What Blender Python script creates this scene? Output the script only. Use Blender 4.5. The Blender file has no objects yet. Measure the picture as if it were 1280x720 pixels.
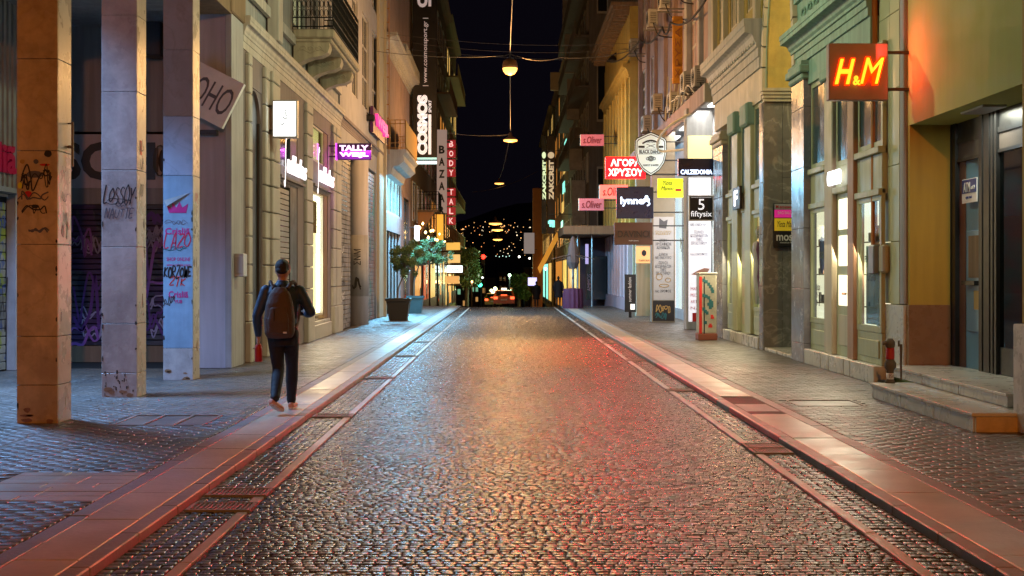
import bpy, bmesh, math, random
import numpy as np
from mathutils import Vector
R = random.Random(7)
sc = bpy.context.scene
C = sc.collection
# ------------------------------------------------------------------ camera, world, exposure
F, CX, CY, CAMZ, SW = 1700.0, 634.0, 342.0, 1.675, 0.055
cd = bpy.data.cameras.new('camera'); cam = bpy.data.objects.new('camera', cd); C.objects.link(cam)
cam.location = (0, 0, CAMZ); cam.rotation_euler = (math.pi/2, 0, 0)
cd.sensor_width = 36; cd.lens = F/1280*36; cd.shift_x = (640-CX)/1280; cd.shift_y = -(360-CY)/1280
cd.clip_start = .1; cd.clip_end = 6000
cd.dof.use_dof = True; cd.dof.focus_distance = 27; cd.dof.aperture_fstop = 10
sc.camera = cam
w = bpy.data.worlds.new('World'); sc.world = w; w.use_nodes = True
bg = w.node_tree.nodes['Background']; bg.inputs[0].default_value = (.17, .13, .27, 1); bg.inputs[1].default_value = .013
sc.view_settings.view_transform = 'Standard'; sc.view_settings.look = 'None'
sc.view_settings.exposure = 0; sc.view_settings.gamma = 1
sc.cycles.max_bounces = 5; sc.cycles.diffuse_bounces = 3; sc.cycles.glossy_bounces = 3
sc.cycles.transparent_max_bounces = 8; sc.cycles.sample_clamp_indirect = 3; sc.cycles.sample_clamp_direct = 20
sc.cycles.caustics_reflective = False; sc.cycles.caustics_refractive = False

# ------------------------------------------------------------------ pixel helpers (photo 1280x720)
def yL(px, X=4.75): return X*F/(CX-px)
def yR(px, X=5.45): return X*F/(px-CX)
def hz(py, y): return CAMZ-(py-CY)*y/F
def fx(px, y): return (px-CX)*y/F
def fr(px0, px1, py0, py1, y): return (fx(px0, y), fx(px1, y), hz(py1, y), hz(py0, y))

# ------------------------------------------------------------------ materials
MATS = {}
def mat(name, col=(.5,.5,.5), rough=.7, rnd=.12, nsc=3, nvar=.25, bump=.1, bsc=30, metal=0, vein=None, dirt=0, streak=0, spec=.5, coat=0):
    if name in MATS: return MATS[name]
    m = bpy.data.materials.new(name); MATS[name] = m; m.use_nodes = True
    nt = m.node_tree; N = nt.nodes; L = nt.links; b = N['Principled BSDF']
    geo = N.new('ShaderNodeNewGeometry'); P = geo.outputs['Position']
    oi = N.new('ShaderNodeObjectInfo')
    n1 = N.new('ShaderNodeTexNoise'); n1.inputs['Scale'].default_value = nsc; n1.inputs['Detail'].default_value = 6; n1.inputs['Roughness'].default_value = .62
    L.new(P, n1.inputs['Vector'])
    a = N.new('ShaderNodeMath'); a.operation = 'MULTIPLY_ADD'; L.new(oi.outputs['Random'], a.inputs[0]); a.inputs[1].default_value = rnd; a.inputs[2].default_value = 1-rnd/2-nvar
    c = N.new('ShaderNodeMath'); c.operation = 'MULTIPLY_ADD'; L.new(n1.outputs['Fac'], c.inputs[0]); c.inputs[1].default_value = nvar*2; L.new(a.outputs[0], c.inputs[2])
    last = c.outputs[0]
    if streak:
        mp = N.new('ShaderNodeMapping'); mp.inputs['Scale'].default_value = (5, 5, .35); L.new(P, mp.inputs[0])
        n2 = N.new('ShaderNodeTexNoise'); n2.inputs['Scale'].default_value = 1.6; n2.inputs['Detail'].default_value = 5; L.new(mp.outputs[0], n2.inputs['Vector'])
        s = N.new('ShaderNodeMapRange'); s.inputs[1].default_value = .35; s.inputs[2].default_value = .7; s.inputs[3].default_value = 1-streak; s.inputs[4].default_value = 1
        L.new(n2.outputs['Fac'], s.inputs[0])
        q = N.new('ShaderNodeMath'); q.operation = 'MULTIPLY'; L.new(last, q.inputs[0]); L.new(s.outputs[0], q.inputs[1]); last = q.outputs[0]
    if dirt:
        n4 = N.new('ShaderNodeTexNoise'); n4.inputs['Scale'].default_value = 1.3; n4.inputs['Detail'].default_value = 9; n4.inputs['Roughness'].default_value = .7; L.new(P, n4.inputs['Vector'])
        s = N.new('ShaderNodeMapRange'); s.inputs[1].default_value = .36; s.inputs[2].default_value = .6; s.inputs[3].default_value = 1-dirt; s.inputs[4].default_value = 1
        L.new(n4.outputs['Fac'], s.inputs[0])
        q = N.new('ShaderNodeMath'); q.operation = 'MULTIPLY'; L.new(last, q.inputs[0]); L.new(s.outputs[0], q.inputs[1]); last = q.outputs[0]
    hs = N.new('ShaderNodeHueSaturation'); L.new(last, hs.inputs['Value']); hs.inputs['Color'].default_value = (*col, 1)
    out = hs.outputs[0]
    if vein:
        n3 = N.new('ShaderNodeTexNoise'); n3.inputs['Scale'].default_value = 1.1; n3.inputs['Detail'].default_value = 7; n3.inputs['Distortion'].default_value = 1.4; L.new(P, n3.inputs['Vector'])
        e = N.new('ShaderNodeMath'); e.operation = 'SUBTRACT'; L.new(n3.outputs['Fac'], e.inputs[0]); e.inputs[1].default_value = .5
        ab = N.new('ShaderNodeMath'); ab.operation = 'ABSOLUTE'; L.new(e.outputs[0], ab.inputs[0])
        mr = N.new('ShaderNodeMapRange'); mr.inputs[1].default_value = 0; mr.inputs[2].default_value = .03; mr.inputs[3].default_value = vein[1]; mr.inputs[4].default_value = 0; L.new(ab.outputs[0], mr.inputs[0])
        mx = N.new('ShaderNodeMix'); mx.data_type = 'RGBA'; L.new(mr.outputs[0], mx.inputs[0]); L.new(out, mx.inputs[6]); mx.inputs[7].default_value = (*vein[0], 1)
        out = mx.outputs[2]
    L.new(out, b.inputs['Base Color'])
    rr = N.new('ShaderNodeMapRange'); L.new(n1.outputs['Fac'], rr.inputs[0]); rr.inputs[1].default_value = .3; rr.inputs[2].default_value = .7
    rr.inputs[3].default_value = max(.05, rough-.1); rr.inputs[4].default_value = min(1, rough+.1); L.new(rr.outputs[0], b.inputs['Roughness'])
    b.inputs['Metallic'].default_value = metal; b.inputs['Specular IOR Level'].default_value = spec
    b.inputs['Coat Weight'].default_value = coat
    if bump:
        nb = N.new('ShaderNodeTexNoise'); nb.inputs['Scale'].default_value = bsc; nb.inputs['Detail'].default_value = 5; L.new(P, nb.inputs['Vector'])
        bp = N.new('ShaderNodeBump'); bp.inputs['Strength'].default_value = bump; bp.inputs['Distance'].default_value = .02
        L.new(nb.outputs['Fac'], bp.inputs['Height']); L.new(bp.outputs[0], b.inputs['Normal'])
    return m
def emit(name, col, s):
    if name in MATS: return MATS[name]
    m = bpy.data.materials.new(name); MATS[name] = m; m.use_nodes = True
    b = m.node_tree.nodes['Principled BSDF']; b.inputs['Base Color'].default_value = (*[min(.8, c) for c in col], 1)
    b.inputs['Emission Color'].default_value = (*col, 1); b.inputs['Emission Strength'].default_value = s; b.inputs['Roughness'].default_value = .4
    return m
def glass(name='glass', tint=(.75,.8,.8), amt=.72):
    if name in MATS: return MATS[name]
    m = bpy.data.materials.new(name); MATS[name] = m; m.use_nodes = True
    nt = m.node_tree; N = nt.nodes; L = nt.links
    for n in list(N):
        if n.type == 'BSDF_PRINCIPLED': N.remove(n)
    t = N.new('ShaderNodeBsdfTransparent'); t.inputs[0].default_value = (*tint, 1)
    g = N.new('ShaderNodeBsdfGlossy'); g.inputs['Roughness'].default_value = .04; g.inputs[0].default_value = (.9,.9,.9,1)
    f = N.new('ShaderNodeFresnel'); f.inputs[0].default_value = 1.22
    ge = N.new('ShaderNodeNewGeometry'); iv = N.new('ShaderNodeMath'); iv.operation = 'SUBTRACT'; iv.inputs[0].default_value = 1; L.new(ge.outputs['Backfacing'], iv.inputs[1])
    pr = N.new('ShaderNodeMath'); pr.operation = 'MULTIPLY'; L.new(f.outputs[0], pr.inputs[0]); L.new(iv.outputs[0], pr.inputs[1])
    mx = N.new('ShaderNodeMixShader'); L.new(pr.outputs[0], mx.inputs[0]); L.new(t.outputs[0], mx.inputs[1]); L.new(g.outputs[0], mx.inputs[2])
    L.new(mx.outputs[0], N['Material Output'].inputs[0]); return m
def mural(name, base, cols, sc_=1.1, rough=.5, thr=.54):
    """roller-shutter paint: flat printed colour patches over the metal"""
    m = mat(name, base, rough, rnd=.1, nvar=.3, bump=.05, dirt=.5)
    nt = m.node_tree; N = nt.nodes; L = nt.links; b = N['Principled BSDF']
    src = b.inputs['Base Color'].links[0].from_socket
    geo = N.new('ShaderNodeNewGeometry')
    for i, c in enumerate(cols):
        mp = N.new('ShaderNodeMapping'); mp.inputs['Location'].default_value = (i*7.3+1, i*3.1, i*5.7); L.new(geo.outputs['Position'], mp.inputs[0])
        n = N.new('ShaderNodeTexNoise'); n.inputs['Scale'].default_value = sc_; n.inputs['Detail'].default_value = 2; n.inputs['Distortion'].default_value = 1.5; L.new(mp.outputs[0], n.inputs['Vector'])
        r = N.new('ShaderNodeMapRange'); r.inputs[1].default_value = thr; r.inputs[2].default_value = thr+.02; r.inputs[4].default_value = .85; L.new(n.outputs['Fac'], r.inputs[0])
        mx = N.new('ShaderNodeMix'); mx.data_type = 'RGBA'; L.new(r.outputs[0], mx.inputs[0]); L.new(src, mx.inputs[6]); mx.inputs[7].default_value = (*c, 1); src = mx.outputs[2]
    L.new(src, b.inputs['Base Color']); return m

M = dict(
 sett=mat('sett_stone', (.066,.05,.045), .28, rnd=.0, nsc=9, nvar=.7, bump=.3, bsc=45, spec=.75, dirt=.55),
 mortar=mat('mortar_dirt', (.035,.03,.027), .85, nvar=.3, bump=.4, bsc=60),
 paver=mat('paver_stone', (.12,.1,.09), .38, rnd=.5, nsc=2.2, nvar=.45, bump=.3, bsc=25, dirt=.35),
 slab=mat('pale_slab', (.42,.36,.3), .38, rnd=.12, nsc=2, nvar=.22, bump=.2, bsc=18, dirt=.25),
 kerb=mat('kerb_granite', (.21,.2,.21), .48, rnd=.15, nsc=6, nvar=.25, bump=.25, bsc=40, dirt=.25),
 kerb_red=mat('kerb_red_reflection', (.75,.015,.035), .35, rnd=.12, nsc=6, nvar=.2, bump=.2, bsc=40),
 border=mat('border_granite', (.17,.165,.175), .5, rnd=.15, nsc=6, nvar=.25, bump=.25, bsc=40),
 line=mat('line_slab', (.45,.42,.38), .4, rnd=.3, nsc=5, nvar=.3, bump=.3, dirt=.4),
 grate=mat('iron_grate', (.17,.15,.13), .55, metal=.3, nvar=.3, bump=.3),
 marble=mat('cream_marble', (.5,.45,.4), .3, rnd=.14, nsc=2.5, nvar=.2, bump=.04, vein=((.32,.25,.2), .35), dirt=.2),
 marble_w=mat('white_marble', (.62,.62,.6), .3, rnd=.1, nsc=2.5, nvar=.15, bump=.04, vein=((.35,.35,.37), .5), dirt=.15),
 marble_d=mat('dark_marble', (.21,.2,.185), .24, rnd=.2, nsc=3, nvar=.45, bump=.02, vein=((.5,.48,.42), .45)),
 marble_b=mat('brown_marble', (.24,.13,.07), .3, rnd=.1, nsc=3, nvar=.25, bump=.03),
 grey_pl=mat('grey_plaster', (.32,.34,.35), .8, streak=.3, nvar=.15),
 white_pl=mat('white_plaster', (.42,.42,.44), .75, streak=.25, nvar=.12, dirt=.15),
 lilac_pl=mat('lilac_plaster', (.5,.49,.55), .8, streak=.2, nvar=.1),
 mauve=mat('mauve_plaster', (.24,.2,.2), .8, streak=.25, nvar=.15),
 block=mat('rusticated_stone', (.44,.42,.37), .7, rnd=.15, nvar=.14, bump=.2, dirt=.15),
 cornice=mat('cornice_stone', (.5,.48,.44), .7, streak=.3, nvar=.12),
 balc=mat('balcony_stone', (.46,.41,.3), .75, streak=.35, nvar=.2, bump=.25),
 iron=mat('black_iron', (.015,.015,.017), .45, bump=.05, metal=.4),
 dark=mat('dark_metal', (.045,.047,.05), .4, metal=.5, bump=.03),
 steel=mat('brushed_steel', (.35,.35,.36), .32, metal=.9, bump=.03),
 alu=mat('grey_aluminium', (.42,.43,.44), .45, metal=.5, bump=.03, dirt=.2),
 shutter=mat('shutter_metal', (.3,.29,.26), .45, rnd=.1, nvar=.2, metal=.3, bump=.05, dirt=.3),
 cream=mat('cream_plaster', (.47,.52,.15), .8, streak=.05, nvar=.1, bump=.08),
 ochre=mat('ochre_plaster', (.46,.32,.05), .75, streak=.15, nvar=.12),
 yellow_pl=mat('yellow_plaster', (.55,.4,.1), .8, streak=.12, nvar=.2, dirt=.2),
 green_pl=mat('sage_green_paint', (.42,.45,.28), .55, rnd=.06, streak=.2, nvar=.12),
 green_st=mat('green_stone', (.24,.4,.33), .7, streak=.3, nvar=.18, bump=.15),
 beige=mat('beige_paint', (.5,.45,.33), .6, streak=.2, nvar=.12),
 terra=mat('terracotta_paint', (.4,.23,.14), .6, streak=.2, nvar=.12),
 pink_pl=mat('pink_plaster', (.42,.3,.29), .8, streak=.4, nvar=.2, dirt=.2),
 grey_b=mat('grey_render', (.2,.19,.18), .85, streak=.3, nvar=.2),
 brown_b=mat('brown_render', (.26,.17,.1), .85, streak=.3, nvar=.2),
 window=mat('dark_window', (.02,.025,.03), .08, nvar=.1, bump=0, spec=.8),
 frame_w=mat('window_frame', (.4,.39,.36), .5),
 ac=mat('ac_casing', (.42,.4,.36), .55, rnd=.2, dirt=.35),
 rubber=mat('cable_rubber', (.02,.02,.02), .6, bump=0),
 wire=mat('steel_wire', (.13,.115,.1), .5, bump=0, metal=.5),
 poster_b=mat('blue_vinyl', (.24,.38,.52), .35, nvar=.14, bump=.02, dirt=.25, streak=.2),
 paper=mat('poster_paper', (.42,.42,.45), .5, nvar=.06, bump=.02),
 ink=mat('black_ink', (.012,.012,.015), .5, bump=0, rnd=0),
 ink_g=mat('grey_ink', (.09,.09,.11), .5, bump=0, rnd=0),
 magenta=mat('magenta_ink', (.45,.01,.17), .5, bump=0, rnd=0),
 red=mat('red_paint', (.55,.02,.02), .4, bump=0),
 teal_i=mat('teal_ink', (.01,.12,.15), .5, bump=0, rnd=0),
 purple_i=mat('purple_ink', (.06,.012,.1), .5, bump=0, rnd=0),
 white_i=mat('white_ink', (.75,.75,.75), .5, bump=0, rnd=0),
 yellow_i=mat('yellow_print', (.72,.7,.03), .45, bump=0, rnd=0),
 gold_i=mat('gold_print', (.4,.26,.08), .5, bump=0, rnd=0),
 pot_b=mat('black_pot', (.03,.03,.03), .55), pot_t=mat('teal_pot', (.06,.14,.17), .45),
 bark=mat('bark', (.16,.13,.09), .85, bump=.5), leaf=mat('olive_leaf', (.12,.19,.07), .45, rnd=0, nsc=9, nvar=.5, bump=0),
 leaf_g=mat('green_leaf', (.06,.13,.03), .5, rnd=0, nsc=3, nvar=.5, bump=0),
 soil=mat('soil', (.04,.03,.02), .9),
 skin=mat('skin', (.42,.24,.17), .5, bump=.03, rnd=0), hair=mat('dark_hair', (.012,.009,.008), .55, nsc=60, nvar=.4, bump=.5, bsc=120, rnd=0),
 jacket=mat('navy_jacket', (.018,.05,.12), .55, rnd=0, nsc=14, nvar=.3, bump=.5, bsc=16), trousers=mat('dark_jeans', (.012,.013,.02), .75, rnd=0, nsc=10, nvar=.3, bump=.5, bsc=20),
 pack=mat('brown_backpack', (.09,.066,.055), .7, rnd=0, nvar=.25, bump=.4, bsc=30), pack_d=mat('dark_webbing', (.02,.015,.015), .7),
 shoe=mat('salmon_shoe', (.6,.27,.18), .5, rnd=0), sole=mat('pale_sole', (.7,.55,.45), .5, rnd=0),
 terrain=mat('night_ground', (.03,.03,.028), .9), hill=mat('hill_scrub', (.02,.022,.02), .95, nsc=.02),
 purple=mat('plum_fabric', (.09,.02,.06), .8), canvas=mat('parasol_canvas', (.12,.09,.09), .8),
)
G = glass()

# ------------------------------------------------------------------ geometry helpers
W = {}      # world position of each object's origin
CACHE = {}
def props(o, label=None, cat=None, group=None, kind=None):
    if label: o['label'] = label
    if cat: o['category'] = cat
    if group: o['group'] = group
    if kind: o['kind'] = kind
    return o
def link(o, parent, world):
    C.objects.link(o); world = Vector(world); W[o.name] = world
    if parent is None: o.location = world
    else: o.parent = parent; o.location = world-W[parent.name]
    return o
def thing(name, loc, label, cat, group=None):
    o = bpy.data.objects.new(name, None); o.empty_display_size = .2
    link(o, None, loc); return props(o, label, cat, group)
def copy_tree(o, delta, parent=None):
    c = o.copy(); C.objects.link(c); W[c.name] = W[o.name]+Vector(delta)
    if parent is None: c.location = W[c.name]
    else: c.parent = parent
    for ch in list(o.children): copy_tree(ch, delta, c)
    return c
def raw(name, verts, faces, m, parent=None, origin=None, smooth=False):
    v = np.array(verts, dtype=float)
    if origin is None: origin = ((v[:,0].min()+v[:,0].max())/2, (v[:,1].min()+v[:,1].max())/2, v[:,2].min())
    me = bpy.data.meshes.new(name); me.from_pydata((v-np.array(origin)).tolist(), [], faces); me.update()
    if m: me.materials.append(m)
    if smooth: me.polygons.foreach_set('use_smooth', [True]*len(me.polygons))
    return link(bpy.data.objects.new(name, me), parent, origin)
def bx(x0, x1, y0, y1, z0, z1):
    x0, x1 = sorted((x0,x1)); y0, y1 = sorted((y0,y1)); z0, z1 = sorted((z0,z1))
    return ([(x0,y0,z0),(x1,y0,z0),(x1,y1,z0),(x0,y1,z0),(x0,y0,z1),(x1,y0,z1),(x1,y1,z1),(x0,y1,z1)],
            [(3,2,1,0),(4,5,6,7),(0,1,5,4),(1,2,6,5),(2,3,7,6),(3,0,4,7)])
class MB:
    def __init__(s): s.v = []; s.f = []
    def add(s, vf):
        n = len(s.v); s.v += list(vf[0]); s.f += [tuple(i+n for i in f) for f in vf[1]]; return s
    def box(s, *a): return s.add(bx(*a))
    def tube(s, pts, r, n=6, caps=True): return s.add(tube(pts, r, n, caps))
    def build(s, name, m, parent=None, smooth=False, origin=None): return raw(name, s.v, s.f, m, parent, origin, smooth)
def tube(pts, r, n=6, caps=True):
    pts = [Vector(p) for p in pts]; vs = []; fs = []
    rs = r if isinstance(r, (list, tuple)) else [r]*len(pts)
    for i, p in enumerate(pts):
        d = (pts[min(i+1, len(pts)-1)]-pts[max(i-1, 0)]).normalized()
        u = d.cross(Vector((0,0,1)) if abs(d.z) < .9 else Vector((1,0,0))).normalized(); q = d.cross(u)
        for k in range(n):
            a = 2*math.pi*k/n; vs.append(tuple(p+(u*math.cos(a)+q*math.sin(a))*rs[i]))
    for i in range(len(pts)-1):
        for k in range(n):
            fs.append((i*n+k, i*n+(k+1)%n, (i+1)*n+(k+1)%n, (i+1)*n+k))
    if caps: fs += [tuple(range(n))[::-1], tuple((len(pts)-1)*n+k for k in range(n))]
    return vs, fs
def lathe(cx, cy, prof, n=20):
    vs = []; fs = []
    for r, z in prof:
        for k in range(n):
            a = 2*math.pi*k/n; vs.append((cx+r*math.cos(a), cy+r*math.sin(a), z))
    for i in range(len(prof)-1):
        for k in range(n): fs.append((i*n+k, i*n+(k+1)%n, (i+1)*n+(k+1)%n, (i+1)*n+k))
    fs += [tuple(range(n))[::-1], tuple((len(prof)-1)*n+k for k in range(n))]
    return vs, fs
def cham(dx, dy, dz, b):
    """chamfered box centred on the origin"""
    b = min(b, dx*.3, dy*.3, dz*.3); hx, hy, h = dx/2, dy/2, dz/2
    bm = bmesh.new(); bmesh.ops.create_cube(bm, size=1)
    for v in bm.verts: v.co = Vector((v.co.x*dx, v.co.y*dy, v.co.z*dz))
    if b > .0008: bmesh.ops.bevel(bm, geom=bm.edges[:], offset=b, segments=1, affect='EDGES')
    me = bpy.data.meshes.new('piece'); bm.to_mesh(me); bm.free(); return me
def piece(name, parent, b6, m, bev=.006, label=None):
    x0,x1,y0,y1,z0,z1 = b6; x0,x1 = sorted((x0,x1)); y0,y1 = sorted((y0,y1)); z0,z1 = sorted((z0,z1))
    k = (round(x1-x0,3), round(y1-y0,3), round(z1-z0,3), bev, m.name)
    if k not in CACHE:
        me = cham(max(k[0],.001), max(k[1],.001), max(k[2],.001), bev); me.materials.append(m); me.name = name; CACHE[k] = me
    o = bpy.data.objects.new(name, CACHE[k]); link(o, parent, ((x0+x1)/2,(y0+y1)/2,(z0+z1)/2))
    if label: o['label'] = label
    return o
def box(name, parent, b6, m, bev=.0, label=None): return piece(name, parent, b6, m, bev, label)

# faces: S looks at the camera (-Y), E looks to +X (left-hand walls), N.. W looks to -X (right-hand walls), T up
def orient(p, face, o):
    x, y, z = p
    if face == 'S': return (o[0]+x, o[1]-z, o[2]+y)
    if face == 'E': return (o[0]+z, o[1]+x, o[2]+y)
    if face == 'W': return (o[0]-z, o[1]-x, o[2]+y)
def text(parent, s, face, o, wd, ht, m, ext=.012, bold=0, shear=0, rot=0, name='lettering', label=None, spacing=1.0):
    cu = bpy.data.curves.new('t', 'FONT'); cu.body = s; cu.extrude = 1; cu.offset = bold; cu.shear = shear; cu.resolution_u = 3
    cu.align_x = 'CENTER'; cu.space_character = spacing; cu.space_line = .85
    ob = bpy.data.objects.new('t', cu); C.objects.link(ob)
    me = bpy.data.meshes.new_from_object(ob.evaluated_get(bpy.context.evaluated_depsgraph_get()))
    bpy.data.objects.remove(ob); bpy.data.curves.remove(cu)
    n = len(me.vertices)
    if n == 0: return None
    a = np.empty(n*3); me.vertices.foreach_get('co', a); a = a.reshape(-1,3)
    lo, hi = a.min(0), a.max(0); c = (lo+hi)/2; sz = hi-lo
    kx = wd/max(sz[0],1e-6); ky = (ht/max(sz[1],1e-6)) if ht else kx
    a[:,0] = (a[:,0]-c[0])*kx; a[:,1] = (a[:,1]-c[1])*ky; a[:,2] = (a[:,2]+1)/2*ext
    if rot:
        ca, sa = math.cos(rot), math.sin(rot); x = a[:,0]*ca-a[:,1]*sa; y = a[:,0]*sa+a[:,1]*ca; a[:,0] = x; a[:,1] = y
    b = np.array([orient(p, face, (0,0,0)) for p in a])
    me.vertices.foreach_set('co', b.ravel()); me.materials.clear(); me.materials.append(m); me.update(); me.name = name
    ob = bpy.data.objects.new(name, me); link(ob, parent, o)
    if label: ob['label'] = label
    return ob
def ribbon_vf(pts, wd, face, o, ext=.003):
    vs = []; fs = []
    n = len(pts)
    for i, p in enumerate(pts):
        q0 = pts[max(i-1,0)]; q1 = pts[min(i+1,n-1)]; dx, dy = q1[0]-q0[0], q1[1]-q0[1]; l = math.hypot(dx,dy) or 1
        nx, ny = -dy/l*wd/2, dx/l*wd/2
        vs += [orient((p[0]+nx,p[1]+ny,ext), face, o), orient((p[0]-nx,p[1]-ny,ext), face, o)]
        if i: fs.append((2*i-2, 2*i-1, 2*i+1, 2*i))
    return vs, fs
def curve(ctrl, k=6):
    out = []; c = [ctrl[0]]+list(ctrl)+[ctrl[-1]]
    for i in range(1, len(c)-2):
        p0,p1,p2,p3 = c[i-1:i+3]
        for j in range(k):
            t = j/k; out.append(tuple(.5*((2*p1[d])+(-p0[d]+p2[d])*t+(2*p0[d]-5*p1[d]+4*p2[d]-p3[d])*t*t+(-p0[d]+3*p1[d]-3*p2[d]+p3[d])*t**3) for d in range(len(p1))))
    out.append(ctrl[-1]); return out
def scribble(parent, face, o, wd, ht, m, seed, n=9, th=.018, name='graffiti', ext=.004):
    r = random.Random(seed); mb = MB()
    for k in range(2):
        x = -wd/2; pts = []
        for i in range(n):
            pts.append((x+r.uniform(-.05,.08)*wd, r.uniform(-.5,.5)*ht*(1 if i%2 else .8))); x += wd/n
        mb.add(ribbon_vf(curve(pts), th*r.uniform(.7,1.2), face, o, ext+k*.001))
    return mb.build(name, m, parent, origin=o)

STROKES = {'L':[[(0,1),(0,0),(.6,0)]],'O':[[(.3,1),(0,.6),(.1,.1),(.5,0),(.7,.5),(.3,1)]],'S':[[(.6,.9),(.2,1),(.05,.7),(.55,.4),(.5,.05),(0,.05)]],'Y':[[(0,1),(.3,.5),(.65,1.05)],[(.3,.5),(.2,-.1)]],
 'N':[[(0,0),(.05,1),(.5,.05),(.6,1)]],'A':[[(0,0),(.3,1.05),(.6,0)],[(.1,.4),(.55,.4)]],'U':[[(0,1),(.05,.15),(.4,0),(.55,.2),(.6,1)]],'T':[[(0,1),(.7,1)],[(.35,1),(.3,0)]],'E':[[(.6,1),(0,1),(.05,.5),(.5,.5)],[(.05,.5),(0,0),(.6,.05)]],
 'K':[[(0,1),(.05,0)],[(.6,1),(.05,.45),(.65,0)]],'R':[[(0,0),(.05,1),(.5,.85),(.45,.5),(.05,.45),(.6,0)]],'Z':[[(0,1),(.6,1),(0,0),(.65,.05)]],'W':[[(0,1),(.15,0),(.35,.7),(.5,0),(.75,1)]],'2':[[(0,.8),(.3,1),(.55,.75),(0,0),(.6,0)]]}
def tag_text(parent, word, face, o, wd, ht, m, seed, th=.014, slant=.2):
    r = random.Random(seed); mb = MB(); n = len(word); cw = wd/n
    for i, ch in enumerate(word):
        k = r.uniform(.85,1.3); dy = r.uniform(-.12,.12)*ht; ox = -wd/2+i*cw
        for st in STROKES[ch]:
            pts = [(ox+(x*1.25*cw)+(y-.5)*slant*ht+r.uniform(-.04,.04)*cw, (y-.5)*ht*k+dy) for x, y in st]
            mb.add(ribbon_vf(curve(pts, 5), th*r.uniform(.8,1.25), face, o, .003+i*.0004))
    return mb.build('graffiti', m, parent, origin=o)
def wall(parent, xf, xb, y0, y1, z0, z1, ops, m, name='wall'):
    """wall slab in a street plane (x from xf to xb) with rectangular openings (ya,yb,za,zb)"""
    y0, y1 = sorted((y0,y1))
    ops = [(min(a,b), max(a,b), min(c,d), max(c,d)) for a,b,c,d in ops]
    ys = sorted({y0,y1}|{v for o in ops for v in o[:2] if y0 < v < y1}); zs = sorted({z0,z1}|{v for o in ops for v in o[2:] if z0 < v < z1})
    mb = MB()
    for i in range(len(ys)-1):
        j = 0
        while j < len(zs)-1:
            cy = (ys[i]+ys[i+1])/2
            def solid(j): cz = (zs[j]+zs[j+1])/2; return not any(a < cy < b and c < cz < d for a,b,c,d in ops)
            if not solid(j): j += 1; continue
            k = j
            while k < len(zs)-1 and solid(k): k += 1
            mb.box(xf, xb, ys[i], ys[i+1], zs[j], zs[k]); j = k
    return mb.build(name, m, parent)
def window(parent, xf, sgn, y0, y1, z0, z1, fm=None, gm=None, nv=1, nh=1, t=.05, dep=.05, shutter=False):
    """window frame recessed behind xf; sgn=+1 for right-hand walls (recess towards +x)"""
    fm = fm or M['frame_w']; gm = gm or M['window']; y0, y1 = sorted((y0,y1)); xs = xf+sgn*dep
    mb = MB(); a, b = xs, xs+sgn*.06
    mb.box(a,b,y0,y1,z0,z0+t); mb.box(a,b,y0,y1,z1-t,z1); mb.box(a,b,y0,y0+t,z0+t,z1-t); mb.box(a,b,y1-t,y1,z0+t,z1-t)
    for i in range(1,nv+1): 
        if nv > 1 and i < nv: yy = y0+(y1-y0)*i/nv; mb.box(a+sgn*.003,b-sgn*.003,yy-t/2,yy+t/2,z0+t,z1-t)
    for i in range(1,nh): zz = z0+(z1-z0)*i/nh; mb.box(a+sgn*.006,b-sgn*.006,y0+t,y1-t,zz-t/2,zz+t/2)
    f = mb.build('window', fm, parent)
    box('pane', f, (xs+sgn*.02, xs+sgn*.035, y0+t*.6, y1-t*.6, z0+t*.6, z1-t*.6), gm)
    return f
def lit_window(parent, xf, sgn, y0, y1, z0, z1, em, fm=None, nv=1, nh=1, t=.05, depth=.6):
    f = window(parent, xf, sgn, y0, y1, z0, z1, fm, G, nv, nh, t, .03)
    box('lit_interior', f, (xf+sgn*.15, xf+sgn*.17, y0, y1, z0, z1), em)
    return f
def cornice(parent, xf, sgn, y0, y1, z0, z1, m, out=.25, steps=4, name='cornice'):
    h = z1-z0; pf = [(-.08,0),(.12,0),(.12,.22),(.2,.23),(.2,.4),(.3,.42),(.3,.5),(.42,.56),(.5,.66),(.62,.7),(.95,.72),(.95,.84),(1,.86),(1,1),(-.08,1)]
    v = [(xf-sgn*p*out, yy, z0+q*h) for yy in (y0, y1) for p, q in pf]; n = len(pf)
    return raw(name, v, [tuple(range(n)), tuple(range(2*n-1,n-1,-1))]+[(k,n+k,n+(k+1)%n,(k+1)%n) for k in range(n)], m, parent)
def shutter(parent, xf, sgn, y0, y1, z0, z1, m, pitch=.1, name='shutter_slat'):
    k = int((z1-z0)/pitch)
    for i in range(k):
        piece(name, parent, (xf, xf+sgn*.03, y0, y1, z0+i*pitch, z0+(i+1)*pitch-.012), m, .01)

# ================================================================== THE SETTING
# ---- terrain, hill, road
def gz(y):
    if y < 68: return 0.
    return -.026*(min(y, 300)-68)
def hill(x, y): return gz(y)-.3+((min(y,1300)-560)/740*(66+10*math.sin(x*.013)+8*math.sin(x*.031+1)) if y > 560 else 0)
xs_ = [-1600,-900,-500,-260,-180,-120,-80,-40,-9,9,40,80,120,180,260,500,900,1600]; ys_ = [-60,0,68,120,300,560,700,850,1000,1150,1300,1500,2200]
vs = []; fs = []
for j, y in enumerate(ys_):
    for i, x in enumerate(xs_):
        h = hill(x, y)
        vs.append((x,y,h))
n = len(xs_)
for j in range(len(ys_)-1):
    for i in range(n-1): fs.append((j*n+i, j*n+i+1, (j+1)*n+i+1, (j+1)*n+i))
props(raw('ground', vs, fs, M['terrain'], origin=(0,0,-.3)), 'dark ground running down to the wooded hillside far behind the street', kind='structure')
XA, XB = -2.30, 2.69          # kerb faces
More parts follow.
